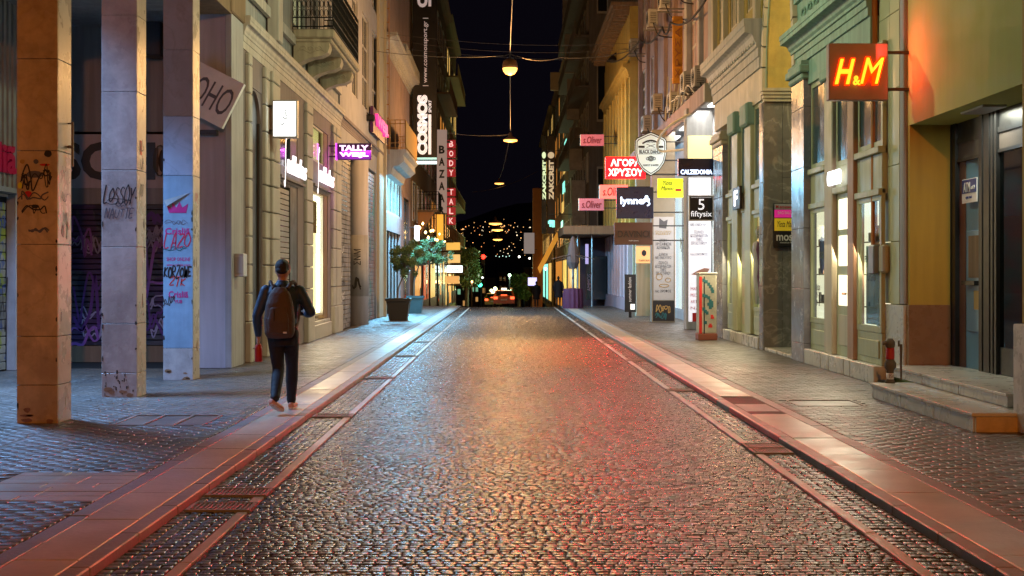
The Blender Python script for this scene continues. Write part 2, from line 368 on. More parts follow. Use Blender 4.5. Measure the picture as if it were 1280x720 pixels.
road = raw('road', *[([(XA-.02,-20,-.008),(XB+.02,-20,-.008),(XB+.02,68,-.008),(XA-.02,68,-.008),(XA-.02,300,-6.05),(XB+.02,300,-6.05)]), [(0,1,2,3),(3,2,5,4)]], M['mortar'])
props(road, 'cobbled street of small dark setts running to the crest', kind='structure')
# setts -----------------------------------------------------------------
rg = np.random.default_rng(5)
def sett_rows(x0, x1, y0, y1, pw, pl, lengthwise=False, jit=.012):
    out = []; y = y0
    while y < y1:
        x = x0+(rg.uniform(0,pw*.6) if not lengthwise else 0)
        if not lengthwise and x-x0 > .03: out.append((x0, x-.008, y, y+pl))
        while x < x1-.03:
            wd = min(pw*(rg.uniform(.8,1.2) if not lengthwise else 1), x1-x)
            q = .013 if lengthwise else .004; out.append((x+rg.uniform(-q,q)*.4, x+wd-.008+rg.uniform(-q,q)*.4, y+rg.uniform(-q,q), y+pl-.009+rg.uniform(-q,0))); x += wd
        y += pl*rg.uniform(.95,1.05)
    return out
def sett_mesh(cells, zf, lo=-.014, b=.006, hv=.0011, tilt=.0011):
    a = np.array(cells); n = len(a)
    x0,x1,y0,y1 = a.T; z = zf+rg.normal(0,hv,n); V = np.zeros((n,12,3))
    jx = lambda s: rg.uniform(-s,s,n)
    for k,(X,Y) in enumerate(((x0,y0),(x1,y0),(x1,y1),(x0,y1))):
        V[:,k,0] = X+jx(.003); V[:,k,1] = Y+jx(.003); V[:,k,2] = lo+zf
        sx = 1 if k in (0,3) else -1; sy = 1 if k < 2 else -1
        V[:,4+k,0] = V[:,k,0]; V[:,4+k,1] = V[:,k,1]; V[:,4+k,2] = z-.0025
        V[:,8+k,0] = V[:,k,0]+sx*b; V[:,8+k,1] = V[:,k,1]+sy*b; V[:,8+k,2] = z+.0012+jx(tilt)
    Fq = []
    base = [(0,1,5,4),(1,2,6,5),(2,3,7,6),(3,0,4,7),(4,5,9,8),(5,6,10,9),(6,7,11,10),(7,4,8,11),(8,9,10,11)]
    Fq = (np.array(base)[None]+(np.arange(n)*12)[:,None,None]).reshape(-1,4)
    return V.reshape(-1,3), Fq
def np_obj(name, V, Q, m, parent, origin=(0,0,0), smooth=True):
    me = bpy.data.meshes.new(name); V = V-np.array(origin)
    me.vertices.add(len(V)); me.vertices.foreach_set('co', V.ravel().astype('f'))
    me.loops.add(Q.size); me.loops.foreach_set('vertex_index', Q.ravel().astype('i'))
    me.polygons.add(len(Q)); me.polygons.foreach_set('loop_start', np.arange(len(Q), dtype='i')*4); me.polygons.foreach_set('loop_total', np.full(len(Q), 4, 'i'))
    me.update(calc_edges=True); me.validate(); me.materials.append(m)
    if smooth: me.polygons.foreach_set('use_smooth', np.ones(len(me.polygons), bool))
    return link(bpy.data.objects.new(name, me), parent, origin)
def lay(parent, cells, zf, m, name, stuff, near=300, **kw):
    inview = [c for c in cells if abs((c[0]+c[1])/2+(.0))*F/max(c[2],.1) < 640 and c[2] > 7.3]
    inview.sort(key=lambda c: c[2]); first = inview[:near]; S = set(first); rest = [c for c in cells if c not in S]
    V, Q = sett_mesh([c for c in rest if c[2] < 24], zf, **kw)
    V2, Q2 = sett_mesh([c for c in rest if c[2] >= 24], zf, **kw)
    q5 = Q2.reshape(-1,9,4); q5 = q5[:,4:] ; q5 = q5.reshape(-1,4)
    props(np_obj(stuff, np.vstack([V,V2]), np.vstack([Q,q5+len(V)]), m, parent, smooth=False), kind='stuff')
    for c in first:
        V, Q = sett_mesh([c], zf, **kw); np_obj(name, V, Q, m, parent, ((c[0]+c[1])/2, (c[2]+c[3])/2, zf), smooth=False)
cells = sett_rows(-1.80, 2.28, 6.2, 68, .076, .068)
cells += sett_rows(XA+.01, -1.905, 6.2, 68, .08, .1, True)+sett_rows(2.385, XB-.01, 6.2, 68, .08, .1, True)
lay(road, [tuple(c) for c in cells], 0., M['sett'], 'sett', 'setts')
# stone line slabs and drain grates in the road
gratesL = [9.55, 10.2, 15.8, 21.6, 27.3, 33, 39, 45, 51]; gratesR = [12.6, 13.0, 19.3, 26, 32.5, 39, 46, 53]
def line_row(x0, x1, skip):
    a = 6.2
    for g in skip+[67.6]:
        n = max(1, round((g-.01-a)/1.35))
        if g-a > .15:
            for k in range(n):
                y = a+(g-.01-a)*k/n; piece('line_slab', road, (x0+R.uniform(-.005,.005), x1, y, y+(g-.01-a)/n-.015, -.08, .005+R.uniform(0,.003)), M['line'], .004)
        a = g+.36
line_row(-1.895, -1.82, gratesL); line_row(2.30, 2.375, gratesR)
def grate(x0, x1, y):
    mb = MB(); mb.box(x0,x1,y,y+.03,-.05,.016); mb.box(x0,x1,y+.31,y+.34,-.05,.016); mb.box(x0,x0+.03,y+.03,y+.31,-.05,.015); mb.box(x1-.03,x1,y+.03,y+.31,-.05,.015)
    for i in range(12): xx = x0+.05+i*(x1-x0-.08)/12; mb.box(xx,xx+.016,y+.03,y+.31,-.03,.012)
    mb.build('drain_grate', M['grate'], road)
for g in gratesL: grate(XA+.03, -1.81, g)
for g in gratesR: grate(2.29, XB-.03, g)

# ---- pavements
def pavement(name, label, side, xk, xo, ytab):
    s = side
    vv = [(xk,-20,-.2),(xk,68,-.2)]
    prof = [(xk,-20),(xk,68),(xk,300)]; prof2 = [(xo,-20),(xo,68),(xo,300)]
    v = []
    for (x,y) in prof+prof2: v.append((x,y,gz(y)+SW-.008))
    for (x,y) in prof: v.append((x,y,gz(y)-.2))
    f = [(0,1,4,3),(1,2,5,4),(6,7,1,0),(7,8,2,1)]
    p = raw(name, v, f, M['mortar'], origin=(xk,0,0)); props(p, label, kind='structure'); return p
pL = pavement('pavement', 'left pavement of small brown pavers with a pale slab strip beside the kerb', -1, XA-.01, -8.6, None)
pR = pavement('pavement', 'right pavement of worn brown pavers with a pale slab strip beside the kerb', 1, XB+.01, 6.5, None)
def strips(p, s, xk, kerb_w, slab_w, bord_w, redr):
    y = 5.5
    while y < 68:
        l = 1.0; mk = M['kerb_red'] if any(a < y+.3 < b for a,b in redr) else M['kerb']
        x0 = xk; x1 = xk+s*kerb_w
        if mk is M['kerb_red']:  # red light reflection put into the kerb colour
            piece('kerb_reflection', p, (x0, x0+s*.03, y, y+l-.008, SW-.002, SW+.003), mk, .001, 'red reflection painted on the kerb edge')
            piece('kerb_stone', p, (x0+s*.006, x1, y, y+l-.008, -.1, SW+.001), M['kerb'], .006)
            piece('kerb_reflection', p, (x0, x0+s*.01, y, y+l-.008, -.0, SW-.002), mk, .002, 'red reflection painted on the kerb face')
        else: piece('kerb_stone', p, (x0, x1, y, y+l-.008, -.1, SW+R.uniform(0,.004)), mk, .008)
        y += l
    y = 5.5
    while y < 68:
        l = R.uniform(.9,1.3)
        if not (s > 0 and 16.0 < y+l/2 < 17.6): piece('paving_slab', p, (xk+s*(kerb_w+.006), xk+s*(kerb_w+slab_w), y, y+l-.01, 0, SW+R.uniform(-.002,.004)), M['slab'], .005)
        y += l
    y = 5.5
    while y < 68:
        l = .9; a = xk+s*(kerb_w+slab_w+.006)
        piece('border_stone', p, (a, a+s*bord_w, y, y+l-.008, 0, SW+R.uniform(-.002,.004)), M['border'], .005); y += l
    return xk+s*(kerb_w+slab_w+.006+bord_w+.008)
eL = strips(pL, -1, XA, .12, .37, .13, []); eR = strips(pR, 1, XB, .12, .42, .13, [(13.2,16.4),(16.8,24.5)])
def bond(x0, x1, y0, y1, holes=()):
    out = []; y = y0; k = 0
    while y < y1:
        x = x0-(.1 if k%2 else 0)
        while x < x1:
            a, b = max(x, x0), min(x+.2, x1)
            if b-a > .03 and not any(h[0]-.02 < (a+b)/2 < h[1]+.02 and h[2] < y+.05 < h[3] for h in holes): out.append((a, b-.006, y, y+.092))
            x += .2
        y += .1; k += 1
    return out
hl = [(-3.94,eL,9.7,11.1),(-4.25,-3.25,14.5,15.55)]; hr = [(3.55,4.4,16.6,17.4)]
cl = bond(-4.74, eL, 6.2, 68, hl)+bond(-8.4, -4.74, 8, 23.2, hl)
kw = dict(b=.005, hv=.0012, tilt=.0011)
lay(pL, cl, SW, M['paver'], 'paver', 'pavers', **kw)
cr = bond(eR, 5.44, 6.2, 68, hr)+bond(5.44, 6.4, 24.8, 60)
lay(pR, cr, SW, M['paver'], 'paver', 'pavers', **kw)
for i in range(7):
    yy = 9.71+i*.198
    x = -3.94
    while x < eL-.05:
        x2 = min(x+R.choice([.5,.62,.4]), eL); piece('paving_slab', pL, (x, x2-.006, yy, yy+.192, 0, SW+R.uniform(0,.004)), M['slab'], .004); x = x2
def cover(p, x0, x1, y0, y1, n):
    mb = MB(); t = .035; z = SW+.006
    mb.box(x0,x1,y0,y0+t,0,z); mb.box(x0,x1,y1-t,y1,0,z); mb.box(x0,x0+t,y0+t,y1-t,0,z-.001); mb.box(x1-t,x1,y0+t,y1-t,0,z-.001)
    for i in range(1,n): xx = x0+(x1-x0)*i/n; mb.box(xx-t/2,xx+t/2,y0+t,y1-t,0,z-.001)
    f = mb.build('access_cover', M['grate'], p)
    for i in range(n): a = x0+(x1-x0)*i/n+t; b = x0+(x1-x0)*(i+1)/n-t; piece('cover_plate', f, (a,b,y0+t+.01,y1-t-.01,0,SW-.004), M['paver'], .004)
cover(pL, -4.25, -3.25, 14.5, 15.55, 3); cover(pR, 3.55, 4.4, 16.6, 17.4, 1)
piece('ramp_slab', pR, (XB+.13, XB+.54, 16.05, 16.95, 0, SW-.006), M['border'], .01, 'sunken grey slab in a gap of the strip')

# ================================================================== LEFT SIDE
XL = -4.75
# ---- arcade building
arc = thing('arcade_building', (-6.6, 25, 0), 'grey arcaded building at the left with recessed shopfronts behind square marble columns', 'building')
mb = MB(); mb.box(-8.6,-5.32,24.95,25.5,hz(165,25),7.2); mb.build('fascia_wall', M['grey_pl'], arc)
box('arcade_ceiling', arc, (-8.6,-4.9,2,24.9,6.2,6.35), M['grey_pl'])
box('beam', arc, (-5.36,-4.72,2,23.3,6.12,6.6), M['brown_b'])
box('upper_wall', arc, (-8.6,-4.9,2,25,6.6,16), M['grey_pl'])
box('inner_wall', arc, (-8.9,-8.35,6,25,2.95,6.2), M['grey_pl'])
for i in range(22): box('ribbed_strip', arc, (-8.35,-8.30,20+i*.22,20.12+i*.22,3.0,6.2), M['alu'])
box('inner_wall', arc, (-8.9,-8.35,6,18,SW,2.95), M['grey_pl']); box('shutter_post', arc, (-8.37,-8.2,22.72,22.95,SW,3.0), M['alu'], .01)
box('ledge', arc, (-8.36,-8.1,18,22.95,3.0,3.08), M['alu'])
mur2 = mural('tagged_shutter', (.3,.34,.36), [(.03,.1,.4),(.25,.35,.02)], 1.6)
shutter(arc, -8.37, -1, 18, 22.7, SW+.02, 2.98, mur2, .14)
scribble(arc, 'E', (-8.33, 22.3, 1.2), .8, 1.4, M['ink'], 3, 9, .03); scribble(arc, 'E', (-8.33, 22.2, 2.4), .9, .5, MATS.get('blue_ink') or mat('blue_ink', (.02,.08,.4), .5), 4, 9, .03)
text(arc, 'Crisliã', 'E', (-8.29, 21.6, 3.58), 2.5, .5, emit('pink_letters', (.4,.01,.06), .05), ext=.05, bold=.03, label='pink raised shop lettering')
# end wall: soho band, shutter
b = fr(70,250,168,235,24.9); band = box('sign_band', arc, (-8.4,-5.3,24.88,25,b[2],b[3]), M['lilac_pl'])
text(band, 'SOHO', 'S', (fx(160,24.88), 24.88, (b[2]+b[3])/2), 2.55, .7, M['dark'], ext=.02, bold=.035, label='wide rounded dark letters')
box('band_underside', arc, (-8.4,-5.3,24.92,25.05,2.95,b[2]), M['grey_pl'])
mur1 = mural('purple_tagged_shutter', (.07,.07,.085), [(.012,.012,.04),(.05,.02,.09)], .8, thr=.54)
for i in range(26):
    z = .36+i*.1; piece('shutter_slat', arc, (-8.3,-5.45,24.96,24.99,z,z+.086), mur1, .014)
box('threshold', arc, (-8.3,-5.4,24.9,25.1,SW,.35), M['brown_b'])
for k,(px,py,wd,ht,s) in enumerate(((105,300,.5,.9,11),(112,370,.6,1.4,12),(192,330,.5,1.2,13),(195,400,.5,.8,14),(108,420,.7,.4,15),(192,270,.4,.3,16))):
    scribble(arc, 'S', (fx(px,24.95),24.95,hz(py,24.95)), wd, ht, mat('deep_violet_ink', (.1,.03,.2), .5) if k%2 else mat('violet_ink', (.25,.1,.4), .5), s, 6, .05)
box('shutter_box', arc, (fx(182,24.7),fx(206,24.7),24.4,24.9,hz(72,24.7),hz(30,24.7)), M['dark'], .02)
# end pillar
pil = fr(250,293,20,460,23.5)
mb = MB(); mb.box(-5.33,XL+.0,23.35,24.3,SW,6.15); mb.build('end_pillar', M['lilac_pl'], arc)
box('pillar_edge', arc, (XL-.08,XL+.03,23.3,24.33,SW,6.14), M['white_pl'], .01)
box('pillar_cap', arc, (-5.4,XL+.06,23.2,24.4,6.15,6.9), M['brown_b'], .02)
mb = MB(); mb.tube([(fx(196,24.6),24.6,hz(200+a*3,24.6)) for a in range(-5,6)], .03, 6); 
for k in range(5): mb.tube([(fx(198,24.6)+.12*math.cos(t)*(.7+.1*k),24.7+.01*k,hz(200,24.6)+.28*math.sin(t)) for t in np.linspace(0,6.3,14)], .012, 5)
props(mb.build('cable_coil', M['wire']), 'grey coil of cable hanging beside the big letters behind the third column', 'cable')
# electricity box on pillar
t = thing('electricity_box', (XL+.1, 23.9, hz(346,23.5)), 'small grey electricity box fixed to the white end pillar of the arcade', 'box')
piece('casing', t, (XL+.03,XL+.2,23.5,23.8,hz(346,23.5),hz(317,23.5)), M['alu'], .01); piece('cover_panel', t, (XL+.05,XL+.17,23.485,23.5,hz(342,23.5),hz(321,23.5)), M['white_pl'], .004)
# tilted soho sign
t = thing('projecting_sign', (fx(270,23), 23, hz(165,23)), 'tilted white shop sign with thin slanted outlined letters on the arcade pillar', 'sign')
mb = MB(); cxs, czs = fx(262,23.05), hz(118,23.05); an = -math.radians(27)
def rotp(x, z): return (cxs+x*math.cos(an)-z*math.sin(an), czs+x*math.sin(an)+z*math.cos(an))
hw, hh = .46, .42; v = []
for yy in (22.98,23.12):
    for (x,z) in ((-hw,-hh),(hw,-hh),(hw,hh),(-hw,hh)): q = rotp(x,z); v.append((q[0],yy,q[1]))
raw('sign_panel', v, [(0,1,2,3),(7,6,5,4),(0,4,5,1),(1,5,6,2),(2,6,7,3),(3,7,4,0)], M['white_i'], t)
text(t, 'SOHO', 'S', (cxs,22.975,czs), .82, .48, M['ink_g'], ext=.01, rot=an, shear=.1)
box('bracket', t, (cxs-.3,cxs+.1,23.12,23.3,hz(168,23.1),hz(162,23.1)), M['dark'])
# ---- three marble columns
def column(yf, px0, px1, joints, label, ms, y1top=6.12):
    x1 = fx(px1, yf); x0 = fx(px0, yf); dp = .46
    t = thing('marble_column', ((x0+x1)/2, yf+dp/2, SW), label, 'column', 'square marble columns of the arcade')
    zs = [SW]+[hz(j,yf) for j in joints]; 
    while zs[-1] < y1top-.5: zs.append(zs[-1]+1.0)
    zs.append(y1top)
    box('core', t, (x0+.03,x1-.03,yf+.03,yf+dp-.03,SW,y1top-.01), M['mortar'])
    for i in range(len(zs)-1):
        m1 = ms(i); a, b_ = zs[i], zs[i+1]-.006
        piece('front_slab', t, (x0, x1, yf, yf+.03, a, b_), m1, .003)
        piece('side_slab', t, (x1-.03, x1, yf+.032, yf+dp, a, b_), M['marble'], .003)
        piece('side_slab', t, (x0, x0+.03, yf+.032, yf+dp, a, b_), M['marble'], .003)
        piece('back_slab', t, (x0+.032, x1-.032, yf+dp-.03, yf+dp, a, b_), M['marble'], .003)
    return t, x0, x1, yf
mor = mat('orange_lit_marble', (.7,.54,.3), .3, rnd=.12, nsc=2.5, nvar=.25, bump=.08, vein=((.3,.2,.12), .3), dirt=.4, streak=.15)  # orange lamp light put into the front stone colour
mlil = mat('lilac_lit_marble', (.52,.48,.47), .3, rnd=.1, nsc=2.5, nvar=.2, bump=.08, vein=((.35,.28,.28), .3), dirt=.4, streak=.15)  # lilac tint of the arcade light put into the stone colour
mblu = mat('blue_lit_marble', (.32,.4,.52), .3, rnd=.1, nsc=2.5, nvar=.2, bump=.04, vein=((.2,.25,.33), .4), dirt=.1)  # blue arcade light put into the slab colour
mbrn = mat('brown_lit_marble', (.3,.25,.22), .35, rnd=.12, nsc=2.5, nvar=.25, bump=.04, vein=((.2,.15,.12), .4), dirt=.2)  # brown lamp tint put into the upper slabs
c1, x0, x1, yf = column(14.7, 21, 72, [481,420,305,188,73], 'nearest marble column, lit orange, with stickers and black graffiti at head height', lambda i: mor)
def pj(px,py,yf): return (fx(px,yf), yf-.001, hz(py,yf))
for i,(px,py,wd,ht,mm) in enumerate(((46,222,.36,.3,'ink'),(45,245,.36,.12,'ink_g'),(46,262,.3,.1,'ink'),(50,288,.26,.06,'ink_g'),(33,228,.1,.2,'ink'),(60,222,.1,.22,'ink'))):
    scribble(c1, 'S', pj(px,py,yf), wd, ht, M[mm], 30+i, 7, .014)
for i,(px,py,wd,ht,mm) in enumerate(((60,192,.09,.09,'ink'),(28,202,.06,.05,'gold_i'),(45,202,.06,.06,'ink_g'),(56,206,.12,.03,'red'),(43,218,.2,.09,'ink_g'),(35,243,.1,.08,'red'),(25,232,.05,.08,'yellow_i'),(44,258,.09,.05,'ink'))):
    o = pj(px,py,yf); mb = MB(); n_ = 10; vv = [orient((wd/2*math.cos(2*math.pi*k/n_+.3)*R.uniform(.85,1), ht/2*math.sin(2*math.pi*k/n_+.3)*R.uniform(.8,1), .003), 'S', o) for k in range(n_)]
    vv += [(a,b_+.003,c) for a,b_,c in vv]
    raw('sticker', vv, [tuple(range(n_))[::-1]]+[(k,(k+1)%n_,n_+(k+1)%n_,n_+k) for k in range(n_)], M[mm], c1)
for i,(py,) in enumerate(((215,),(245,),(275,))): scribble(c1, 'E', (x1+.002, yf+.25, hz(py,yf)), .25, .25, M['ink_g'], 60+i, 7, .012)
props(MB().tube([(x1+.05,yf+.35,hz(205,yf)),(x1+.05,yf+.35,hz(148,yf))], .014).tube([(x1,yf+.35,hz(150,yf)),(x1+.06,yf+.35,hz(150,yf))], .01).tube([(x1,yf+.35,hz(180,yf)),(x1+.06,yf+.35,hz(180,yf))], .02).build('flag_holder', M['grate']), 'rusty iron rod bracket on the side of the nearest marble column', 'bracket')
c2, x0, x1, yf = column(17.8, 127, 171, [466,404,308,212,114], 'middle marble column with pale lilac-lit face and two black graffiti tags', lambda i: mlil)
tag_text(c2, 'LOSSOY', 'S', pj(150,243,yf), .4, .2, M['ink'], 5, .015); scribble(c2, 'S', pj(152,252,yf), .36, .08, M['ink'], 71, 7, .01)
tag_text(c2, 'NAUTTE', 'S', pj(150,267,yf), .38, .11, M['ink_g'], 6, .013); scribble(c2, 'S', pj(152,256,yf), .16, .12, M['ink_g'], 72, 6, .012)
for py in (180,205,235): scribble(c2, 'E', (x1+.002, yf+.25, hz(py,yf)), .2, .2, M['ink_g'], py, 7, .012)
box('sticker', c2, (x1,x1+.004,yf+.15,yf+.25,hz(192,yf),hz(174,yf)), M['red'])
for i in range(26): 
    q = pj(R.uniform(129,169),R.uniform(466,495),yf); box('paint_chip', c2, (q[0],q[0]+R.uniform(.006,.02),q[1]-.002,q[1]+.001,q[2],q[2]+R.uniform(.01,.05)), M['mortar'])
c3, x0, x1, yf = column(20.7, 204, 241, [435,219,145,62], 'third marble column wrapped in a pale blue vinyl advert with a magenta crown', lambda i: [mlil,M['poster_b'],mblu,mbrn,mbrn,mbrn][min(i,5)])
q = lambda px,py: pj(px,py,yf)
text(c3, 'Crisliã', 'S', q(222,289), .38, .1, M['magenta'], ext=.003, bold=.02, name='printed_word')
text(c3, 'SHOP ONLINE', 'S', q(223,324), .36, .055, M['magenta'], ext=.003, bold=.01, name='printed_word')
text(c3, 'www.crislia.com', 'S', q(223,331), .36, .04, M['magenta'], ext=.003, name='printed_word')
text(c3, 'Crisliã', 'S', q(223,368), .3, .1, M['magenta'], ext=.003, bold=.02, name='printed_word')
text(c3, 'YUB', 'S', q(223,377), .12, .05, M['magenta'], ext=.003, bold=.02, name='printed_word')
tag_text(c3, 'KORZOWE', 'S', q(223,339), .42, .15, M['ink'], 7, .022, .1)
tag_text(c3, '2TK', 'S', q(223,352), .24, .13, M['red'], 8, .016); tag_text(c3, 'LAZO', 'S', q(223,300), .4, .2, mat('crimson_ink', (.5,.01,.06), .5), 9, .018)
scribble(c3, 'S', q(220,311), .4, .09, M['teal_i'], 81, 9, .01); scribble(c3, 'S', q(221,278), .36, .08, M['ink_g'], 82, 9, .008); scribble(c3, 'S', q(212,376), .2, .2, M['ink'], 83, 9, .012)
o = q(223,262); cr_ = [(-.14,-.05),(.12,-.05),(.15,.09),(.06,.03),(.02,.12),(-.03,.03),(-.09,.11),(-.1,.02),(-.18,.07)]
vv = [orient((x,y,.004), 'S', o) for x,y in cr_]; raw('printed_crown', vv, [tuple(range(9))], M['magenta'], c3)
o = q(213,252); vv = [orient(p, 'S', o) for p in ((-.1,.02,.01),(-.04,-.07,.05),(.3,.14,.012),(-.05,-.1,.03))]; raw('peeling_vinyl', vv+[(a,b_+.002,c) for a,b_,c in vv], [(0,1,2),(0,3,1),(6,5,4)], M['grey_pl'], c3)
scribble(c3, 'E', (x1+.002,yf+.25,hz(250,yf)), .2, .3, MATS['pink_letters'], 85, 7, .012)

def patch(parent, name, face, o, w_, h_, m, sd, n=9):
    r = random.Random(sd); pts = [(w_/2*math.cos(2*math.pi*k/n)*r.uniform(.6,1.1), h_/2*math.sin(2*math.pi*k/n)*r.uniform(.6,1.1)) for k in range(n)]
    v = [orient((x,y,.003), face, o) for x,y in pts]+[orient((x,y,0), face, o) for x,y in pts]
    raw(name, v, [tuple(range(n)), tuple(range(2*n-1,n-1,-1))]+[(k,n+k,n+(k+1)%n,(k+1)%n) for k in range(n)], m, parent)
for ci,(cc,yf_,pa,pb) in enumerate(((c1,14.7,21,72),(c2,17.8,127,171),(c3,20.7,204,241))):
    xa, xb = fx(pa,yf_), fx(pb,yf_)
    for k in range(9): patch(cc, 'chipped_edge', 'S', (R.choice([xa+.012,xb-.012]),yf_-.001,R.uniform(.1,3.6)), R.uniform(.015,.035), R.uniform(.03,.1), M['mortar'], 200+ci*40+k)
    for k in range(7): patch(cc, 'grime_patch', 'E', (xb+.001,yf_+R.uniform(.08,.4),R.uniform(.15,2.6)), R.uniform(.04,.14), R.uniform(.04,.2), R.choice([M['marble_b'],M['paper'],M['border']]), 300+ci*40+k)
    for k in range(5): patch(cc, 'grime_patch', 'S', (R.uniform(xa+.06,xb-.06),yf_-.001,SW+R.uniform(.01,.16)), R.uniform(.06,.16), R.uniform(.02,.08), M['marble_b'], 400+ci*40+k)
for k in range(9): scribble(arc, 'S', (fx(R.choice([98,112,118,190,197,202]),24.95),24.955,R.uniform(.6,2.7)), .5, R.uniform(.25,.5), mat('pale_tag_ink', (.3,.28,.42), .5), 500+k, 8, .025)
# ---- shoe-shop building (neoclassical)
y0b, y1b = 24.34, 38.6
sb = thing('neoclassical_building', (-6, 31, 0), 'mauve neoclassical building with rusticated stone pilasters and an iron balcony', 'building')
yl = yL
sh0, sh1 = yl(343), yl(372); wn0, wn1 = yl(388), yl(410)
ar0, ar1 = yl(311), yl(327)
ops = [(ar0,ar1,SW,5.15),(sh0,sh1,SW,3.62),(sh0,sh1,3.95,5.1),(wn0,wn1,.5,3.72),(wn0,wn1,4.45,5.35)]
wall(sb, XL, XL-.35, y0b, y1b, SW, 5.72, ops, M['mauve'])
wall(sb, XL-.05, XL-.4, y0b, y1b, 6.3, 17, [(yl(366)+.3,yl(366)+2.4,7.25,9.8),(yl(366)+3.0,yl(366)+4.4,7.25,9.8),(36.4,37.6,7.3,10)], M['grey_pl'], 'upper_wall')
box('back_wall', sb, (XL-1.2,XL-1.0,y0b,y1b,SW,17), M['window'])
cornice(sb, XL, -1, y0b, y1b, 5.72, 6.3, M['cornice'], .16, 5)
box('string_course', sb, (XL-.02,XL+.06,y0b+.01,y1b-.01,6.75,6.95), M['cornice'])
box('fluted_pilaster', sb, (XL-.02,XL+.22,27.0,27.5,6.3,10), M['cornice'], .02)
# pilasters of rusticated blocks
def pilaster(px0, px1, z1, out, hb=.52, xx=XL):
    a, b_ = yl(px0), yl(px1); z = SW+.75
    piece('pilaster_base', sb, (xx-.01,xx+out+.04,a-.02,b_+.02,SW,SW+.74), M['block'], .02)
    while z < z1-.1:
        e = min(z+hb, z1); piece('stone_block', sb, (xx-.01,xx+out,a,b_,z,e-.02), M['block'], .018); z = e
for a,b_ in ((306.5,310.5),(327.8,332.6),(333.4,342.6),(380,387.5),(413.5,417),(417.6,423.5)): pilaster(a, b_, 5.7, .08 if a != 333.4 else .13)
# arched door: dark surround + arch spandrel
mb = MB(); yc = (ar0+ar1)/2; rr_ = (ar1-ar0)/2; n_ = 16; top = 5.15; zc = top-.03-rr_*1.0
for k in range(n_):
    a0, a1 = math.pi*k/n_, math.pi*(k+1)/n_
    p = [(yc+rr_*math.cos(a0), zc+rr_*math.sin(a0)), (yc+rr_*math.cos(a1), zc+rr_*math.sin(a1))]
    v = []
    for X in (XL-.02, XL-.2): v += [(X,p[0][0],p[0][1]),(X,p[1][0],p[1][1]),(X,p[1][0],top),(X,p[0][0],top)]
    mb.add((v, [(3,2,1,0),(4,5,6,7),(0,1,5,4)]))
mb.build('arch_spandrel', M['mauve'], sb)
dr = piece('door', sb, (XL-.14,XL-.08,ar0,ar1,SW,5.14), mat('dark_grey_door', (.035,.042,.042), .45), .01)
piece('door_frame', dr, (XL-.08,XL-.02,ar0,ar0+.08,SW,zc+.1), M['dark'], .01); piece('door_frame', dr, (XL-.08,XL-.02,ar1-.08,ar1,SW,zc+.1), M['dark'], .01)
# shutter bay
shutter(sb, XL-.04, -1, sh0, sh1-.95, SW, 3.55, M['shutter'], .115)
piece('dark_jamb', sb, (XL-.16,XL-.015,sh1-.95,sh1-.02,SW,5.1), mat('dark_grey_door'), .01)
window(sb, XL, -1, sh0, sh1-.95, 3.95, 5.1, M['dark'])
piece('transom', sb, (XL-.2,XL-.02,sh0,sh1-.95,3.55,3.95), M['mauve'], .01)
# lit window bay
warm = emit('warm_display', (1,.78,.35), 2.4); warmw = emit('white_tube', (1,.93,.8), 9)
f = lit_window(sb, XL, -1, wn0+.05, wn1-.75, .62, 3.7, warm, M['beige'], depth=.45)
mb = MB(); a, b_ = wn0+.09, wn1-.8
mb.box(XL-.1,XL-.14,a,a+.05,.68,3.64); mb.box(XL-.1,XL-.14,b_-.3,b_,.68,3.64); mb.box(XL-.1,XL-.14,a+.05,b_-.3,3.54,3.64); mb.build('light_tube', warmw, f)
piece('display_curtain', f, (XL-.125,XL-.12,a+.2,b_-.45,2.7,3.5), mat('amber_curtain', (.5,.3,.06), .8), .002)
f = lit_window(sb, XL, -1, wn0+.05, wn1-.75, 4.45, 5.35, emit('yellow_display', (1,.8,.3), 1.1), M['beige'], depth=.4)
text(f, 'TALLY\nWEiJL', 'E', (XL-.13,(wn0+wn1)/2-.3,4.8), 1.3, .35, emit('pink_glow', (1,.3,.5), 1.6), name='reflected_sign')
piece('dark_jamb', sb, (XL-.16,XL-.02,wn1-.73,wn1-.02,.5,5.35), M['brown_b'], .01)
piece('stall_riser', sb, (XL-.05,XL+.1,wn0,wn1,SW,.42), M['block'], .02); piece('window_sill', sb, (XL-.1,XL+.06,wn0,wn1,.42,.5), M['cornice'], .01)
# balcony
by0, by1 = 30.1, 35.3; bxo = fx(418,30.1); bz = hz(36,30.1)
bal = box('balcony_slab', sb, (XL,bxo,by0,by1,bz-.19,bz), M['balc'], .03); 
piece('balcony_moulding', sb, (XL,bxo-.08,by0+.08,by1-.08,bz-.27,bz-.19), M['balc'], .02)
def bracket(yc, wd=.42):
    prof = [(0,0),(.78,0),(.8,-.1),(.76,-.22),(.62,-.3),(.42,-.33),(.24,-.4),(.08,-.5),(0,-.5)]; z0 = bz-.27; v = []
    for yy in (yc-wd/2, yc+wd/2): v += [(XL+p[0], yy, z0+p[1]) for p in prof]
    n_ = len(prof); f = [tuple(range(n_)), tuple(range(2*n_-1,n_-1,-1))]+[(k,n_+k,n_+(k+1)%n_,(k+1)%n_) for k in range(n_)]
    o = raw('balcony_bracket', v, f, M['balc'], sb)
    mb = MB()
    for k,(cx_,r) in enumerate(((.2,.08),(.38,.06),(.55,.08))):
        mb.tube([(XL+cx_+r*math.cos(t)*(1-t/9), yc-wd/2-.006, z0-.17+r*math.sin(t)*(1-t/9)+.02) for t in np.linspace(0,6.5,12)], .014, 5)
    mb.tube([(XL+.08+i*.1, yc-wd/2-.004, z0-.2+.05*math.sin(i*1.6)) for i in range(7)], .012, 5); mb.build('scroll_relief', M['balc'], o)
for yc in (by0+.35, by0+2.5, by0+4.7): bracket(yc)
